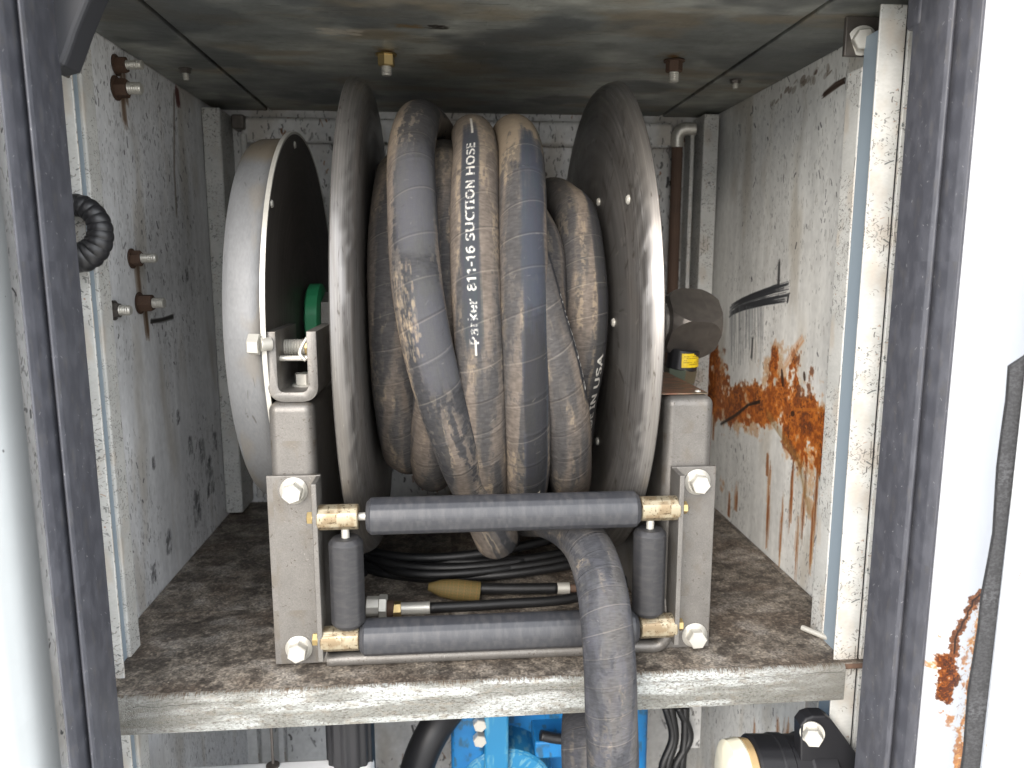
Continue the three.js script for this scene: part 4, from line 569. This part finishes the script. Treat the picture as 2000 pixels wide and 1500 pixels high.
// ═════════════ SMALL THINGS ═════════════
const studGeo = (L, r) => { const pts = [[0, 0]]; const n = Math.round(L / 0.0011); for (let i = 0; i <= n; i++) pts.push([r - (i % 2) * 0.0007, i / n * L]); pts.push([r * 0.8, L + 0.0008], [0, L + 0.0008]); return toCreasedNormals(lathe(pts, 20), 0.3); };
function studNut(label, base, dir, nr, nl, sr, sl, nutMat, group) {
  const g = thing('stud_bolt', label, 'bolt', base, group);
  part(g, 'nut', [toDir(hexHead(nr, nl).rotateY(rr(0, 1)), dir, base), toDir(lathe([[0, 0], [nr * 1.25, 0], [nr * 1.25, 0.0015], [0, 0.0015]], 24), dir, base)], nutMat);
  part(g, 'threaded_shank', toDir(studGeo(sl, sr), dir, base), M.bright); return g;
}
{ const W = (px, py) => onX(px, py, XL + 0.0005), G = 'studs with rusty nuts on the left wall';
  studNut('topmost rusty nut and bright stud on the left wall, just under the ceiling', W(226, 127), V(1, 0.03, 0), 0.0085, 0.011, 0.0048, 0.026, M.rustNut, G);
  studNut('second brown nut with thick stud on the left wall, under the topmost one', W(226, 172), V(1, 0, 0.02), 0.0098, 0.0125, 0.0062, 0.025, M.rustNut, G);
  studNut('bright zinc stud with brown nut alone at mid height of the left wall', W(257, 505), V(1, 0.02, 0), 0.0085, 0.0105, 0.0052, 0.025, M.rustNut, G);
  studNut('rust-orange nut and short stud on the left wall, lowest of the studs', W(272, 592), V(1, 0, 0), 0.0096, 0.0145, 0.0058, 0.026, M.rustNut, G);
  studNut('grey stud end half hidden by the left front post', W(222, 606), V(1, 0, 0), 0.008, 0.006, 0.0055, 0.016, M.iron, G);
  const C = (px, py) => onY(px, py, YC - 0.0005), G2 = 'bolts hanging from the ceiling';
  studNut('brass-coloured nut on a bolt hanging from the ceiling above the left flange', C(754, 106), V(0, -1, 0), 0.0092, 0.0125, 0.0055, 0.021, M.brassNut, G2);
  studNut('rusty bolt and nut hanging from the ceiling above the right flange', C(1317, 118), V(0, -1, 0), 0.0092, 0.0125, 0.0055, 0.022, M.rustNut, G2);
  studNut('small pale nut under the ceiling strip left of the left seam', C(362, 133), V(0, -1, 0), 0.006, 0.006, 0.0036, 0.012, M.iron, G2);
  studNut('small dull nut under the ceiling strip right of the right seam', C(1437, 155), V(0, -1, 0), 0.006, 0.005, 0.0036, 0.01, M.iron, G2);
  // hanger bracket at top right
  const p = onZ(1686, 78, -0.69), h = thing('hanger_bracket', 'dark bracket with a washered hex bolt at the top of the right front post', 'bracket', p);
  part(h, 'plate', rbox(p.x - 0.015, p.x + 0.017, p.y - 0.013, YC - 0.002, -0.698, -0.693, 0.001, 2), M.iron);
  part(h, 'hex_bolt', [turned([[0, 0], [0.0125, 0], [0.0125, 0.0022], [0, 0.0024]], V(-0.25, -0.1, 1), V(p.x, p.y, -0.693), 30), toDir(hexHead(0.0095, 0.0095), V(-0.25, -0.1, 1), V(p.x - 0.0004, p.y, -0.6915))], M.bright);
}
{ // black corrugated cable boot by the left seal
  const c = onZ(164, 450, -0.655), s = 0.655 / F, g = thing('corrugated_conduit', 'black corrugated rubber conduit looping out from behind the left seal', 'conduit', V(c.x, c.y - 0.04, c.z));
  const pts = []; for (let i = 0; i <= 260; i++) { const t = i / 260, a = lerp(2.2, -2.35, t); pts.push(V(c.x - 0.006 + Math.cos(a) * 44 * s + (t < 0.12 ? -(0.12 - t) * 0.1 : 0), c.y - 0.001 + Math.sin(a) * 48 * s, c.z + lerp(-0.004, 0.008, t))); }
  for (let i = 0; i < 50; i++) { const l = pts[pts.length - 1]; pts.push(V(l.x - 0.0006, l.y - 0.0002, l.z - 0.0004)); }
  part(g, 'ribbed_tube', sweep(pts, (t) => lerp(0.0084, 0.0118, sm(0.25, 0.75, t)) * (1 + (t < 0.66 ? 0.095 : 0.03) * Math.abs(Math.sin(t * 62)) ** 0.6), (q) => V(q.x - c.x, q.y - c.y, 0.001), 26), M.blackRib);
}
{ // thin hydraulic hoses lying on the shelf under the reel
  const g = thing('hydraulic_hose', 'thin black hydraulic hose with silver and brass fitting behind the bottom roller', 'hose', V(0, YF, -0.78)), z = -0.775;
  const a = onZ(838, 1187, z), b = onZ(980, 1180, z - 0.005), c = onZ(1120, 1168, z - 0.015), y = YF + 0.0085, pt = (p) => V(p.x, y + 0.006, p.z);
  const q = (px, py) => onZ(px, py, z);
  part(g, 'hose_line', tube([a, b, c, V(c.x + 0.08, c.y + 0.006, c.z - 0.04), V(c.x + 0.13, YF + 0.012, -0.9), V(0.1, YF + 0.008, -1.08), V(-0.05, YF + 0.008, -1.1), V(-0.11, YF + 0.01, -0.98), V(-0.06, YF + 0.012, -0.86), V(0.06, YF + 0.016, -0.85), V(0.16, YF + 0.02, -0.9)], 0.0057, 160), M.cable);
  part(g, 'ferrule', cyl(q(783, 1189), q(840, 1187), 0.0066), M.bright); part(g, 'brass_nut', cyl(q(768, 1190), q(784, 1189), 0.0082, 0.0082, 6), M.brassNut);
  part(g, 'rusty_sleeve', cyl(q(754, 1188), q(769, 1189), 0.0088), M.rustNut); part(g, 'union_nut', [cyl(q(740, 1184), q(756, 1184), 0.0125, 0.0125, 6), cyl(q(716, 1184), q(741, 1184), 0.0105)], M.bright);
  const z2 = -0.808, w = (px, py) => onZ(px, py, z2), k = thing('hydraulic_hose', 'thin black hydraulic hose with olive-green sleeve coiled beneath the reel', 'hose', V(0, YF, -0.9));
  part(k, 'hose_line', tube([w(925, 1149), w(1000, 1150), w(1090, 1149)], 0.0062, 20), M.cable); part(k, 'ferrule', cyl(w(1088, 1149), w(1112, 1149), 0.0066), M.bright); part(k, 'pipe_end', cyl(w(1110, 1149), w(1128, 1149), 0.0045), M.rustPlate);
  const s0 = w(836, 1146), s1 = w(936, 1157); part(k, 'olive_sleeve', toDir(lathe([[0, 0], [0.004, 0], [0.0095, 0.014], [0.0118, 0.03], [0.0122, s0.distanceTo(s1)], [0.006, s0.distanceTo(s1)]], 26), s1.clone().sub(s0), s0), M.olive);
  const loop = (cx, cz, rx, rz, y0, ph, n = 1.15) => { const pts = []; for (let i = 0; i <= 24; i++) { const t = ph + i / 24 * 6.283 * n; { const q = 1 + 0.07 * Math.sin(t * 1.3 + ph * 5) + 0.04 * Math.sin(t * 2.7 + ph); pts.push(V(cx + rx * q * Math.cos(t), y0 + 0.004 * Math.sin(t * 2) + 0.003 * Math.sin(t * 1.1 + ph * 3), cz + rz * q * Math.sin(t))); } } return tube(pts, 0.0057, 140); };
  part(k, 'coil', loop(0.03, -0.96, 0.165, 0.115, YF + 0.012, 0.3), M.cable); part(k, 'coil', loop(0.03, -0.955, 0.15, 0.10, YF + 0.022, 1.2), M.cable); part(k, 'coil', loop(0.035, -0.97, 0.18, 0.13, YF + 0.009, 2.4), M.cable); part(k, 'coil', loop(0.03, -0.95, 0.138, 0.088, YF + 0.031, 0.8, 0.9), M.cable);
}
// ═════════════ UNDER THE SHELF ═════════════
{ const z = -0.92, q = (px, py, d = z) => onZ(px, py, d), a = q(882, 1420), b = q(1280, 1420), g = thing('blue_pump', 'blue painted pump housing in the compartment under the shelf', 'pump', V((a.x + b.x) / 2, -0.9, -0.95));
  part(g, 'housing', rbox(a.x, b.x, -0.9, a.y + 0.05, -1.1, -0.95, 0.01), M.blue);
  part(g, 'end_cover', rbox(a.x - 0.001, q(945, 1420).x, -0.9, a.y + 0.06, -0.955, -0.9, 0.006), M.blue);
  part(g, 'rib', rbox(q(944, 1420).x, q(990, 1420).x, -0.9, a.y + 0.05, -0.96, -0.885, 0.004), M.blueWorn);
  const c = q(985, 1530); part(g, 'round_boss', cyl(V(c.x, c.y, -0.96), V(c.x, c.y, -0.895), 0.066), M.blueWorn);
  const t0 = q(1042, 1432), t1 = q(1090, 1462); part(g, 'terminal_box', rbox(t0.x, t1.x + 0.03, t1.y, t0.y, -0.96, -0.90, 0.003), M.blue);
  for (const [px, py] of [[937, 1410], [937, 1440]]) { const p = q(px, py, -0.895); part(g, 'hex_bolt', toDir(hexHead(0.009, 0.01), V(0, 0, 1), p), M.bright); }
  const e0 = q(1092, 1425), e1 = q(1052, 1418); part(g, 'pipe', tube([V(e1.x, e1.y, -0.9), V(e0.x, e0.y, -0.9), V(e0.x + 0.06, e0.y, -0.9)], 0.007, 20), M.black);
}
{ const c = onZ(685, 1455, -0.76), n = 40, s = new THREE.Shape(); for (let i = 0; i < n * 4; i++) { const t = i / (n * 4) * 6.283, r = 0.0245 * (1 + 0.05 * Math.sin(t * 14)); i ? s.lineTo(c.x + r * Math.cos(t), 0.76 + r * Math.sin(t)) : s.moveTo(c.x + r, 0.76); } s.closePath();
  solo('ribbed_sleeve', 'black ribbed rubber sleeve standing under the shelf, left of the pump', 'sleeve', toCreasedNormals(extrudeY(s, -0.9, c.y + 0.05), 0.9), M.black, V(c.x, -0.9, -0.76));
  solo('curved_hose', 'black curved hose under the shelf between the sleeve and the blue pump', 'hose', tube([onZ(880, 1380, -0.9), onZ(845, 1430, -0.88), onZ(815, 1500, -0.87), onZ(800, 1620, -0.87)], 0.021, 40, 24), M.black);
  const w0 = onZ(330, 1498, -0.76), w1 = onZ(732, 1474, -0.76);
  const pl = thing('white_plate', 'bright white plate edge at the bottom, under the shelf on the left', 'plate', V((w0.x + w1.x) / 2, w1.y - 0.03, -0.67)); part(pl, 'plate', rbox(onZ(240, 1500, -0.76).x, w1.x, w1.y - 0.04, w1.y, -0.76, -0.66, 0.006), M.white);
  const rp = onZ(535, 1490, -0.755); part(pl, 'rod', cyl(V(rp.x, w1.y - 0.005, -0.752), V(rp.x, YF - 0.06, -0.752), 0.0016), M.iron); part(pl, 'rod_washer', cyl(V(rp.x, w1.y - 0.001, -0.75), V(rp.x, w1.y + 0.002, -0.75), 0.007), M.iron);
  for (const [x0, x1] of [[470, 500], [540, 552]]) { const a = onZ(x0, 1450, -1.15), b = onZ(x1, 1450, -1.15); solo('rear_strip', x0 < 500 ? 'wider grey strip on the lower back wall, left of the ribbed sleeve' : 'narrow grey strip on the lower back wall, left of the ribbed sleeve', 'strip', rbox(a.x, b.x, -0.9, YF - 0.01, -1.183, -1.16, 0.002), M.wallB); }
  const v0 = onZ(1345, 1440, -1.0), v1 = onZ(1368, 1440, -1.0); solo('hanging_strap', 'pale grey strap hanging under the shelf right of the hose', 'strap', rbox(v0.x, v1.x, onZ(1345, 1462, -1).y, YF - 0.01, -1.004, -1.0, 0.001, 2), M.wallB);
  solo('wiring_bundle', 'tangle of thin black cables under the shelf right of the blue pump', 'cable', [[1310, 0], [1325, 14], [1338, -8], [1300, 6]].map(([px, k]) => tube([onZ(px, 1380, -0.98), onZ(px + 8 + k, 1440, -0.97), onZ(px - 6, 1500, -0.96), onZ(px + 4, 1580, -0.96)], 0.006, 30, 10)), M.cable);
}
{ // black clamp bracket and coupling at lower right
  const z = -0.65, p = (px, py, d = z) => onZ(px, py, d), g = thing('coupling_clamp', 'black coupling with cream cap held by a bolted black bracket at lower right', 'coupling', p(1560, 1560)), s = new THREE.Shape();
  const o = [[1547, 1560], [1547, 1392], [1556, 1380], [1568, 1376], [1590, 1376], [1602, 1384], [1665, 1470], [1700, 1560]].map(([x, y]) => p(x, y)); o.forEach((q, i) => i ? s.lineTo(q.x, q.y) : s.moveTo(q.x, q.y)); s.closePath();
  const br = part(g, 'bracket', uvBox(new THREE.ExtrudeGeometry(s, { depth: 0.012, bevelEnabled: true, bevelSize: 0.0015, bevelThickness: 0.0015, bevelSegments: 2 }).translate(0, 0, z + 0.008)), M.black);
  const b = p(1586, 1430, z + 0.0225); part(br, 'hex_bolt', [turned([[0, 0], [0.0112, 0], [0.0112, 0.0018], [0, 0.002]], V(-0.35, 0, 1), b, 30), toDir(hexHead(0.009, 0.012), V(-0.35, 0, 1), b)], M.bright);
  const e0 = p(1462, 1512, z), e1 = p(1610, 1512, z), d = e1.clone().sub(e0).normalize();
  part(g, 'coupling_body', [cyl(e0, e1, 0.0365, 0.0365, 48), cyl(e0.clone().addScaledVector(d, 0.022), e0.clone().addScaledVector(d, 0.036), 0.0378, 0.0378, 48), cyl(e0.clone().addScaledVector(d, 0.05), e1, 0.0385, 0.0385, 48)], M.black);
  part(g, 'tan_band', cyl(e0.clone().addScaledVector(d, -0.009), e0.clone().addScaledVector(d, 0.001), 0.033, 0.033, 40), M.tan); part(g, 'cream_cap', turned([[0, 0], [0.024, 0.0005], [0.031, 0.004], [0.0335, 0.016], [0.0325, 0.018], [0, 0.018]], d, e0.clone().addScaledVector(d, -0.026), 40), M.cream);
}
renderer.render(scene, camera);
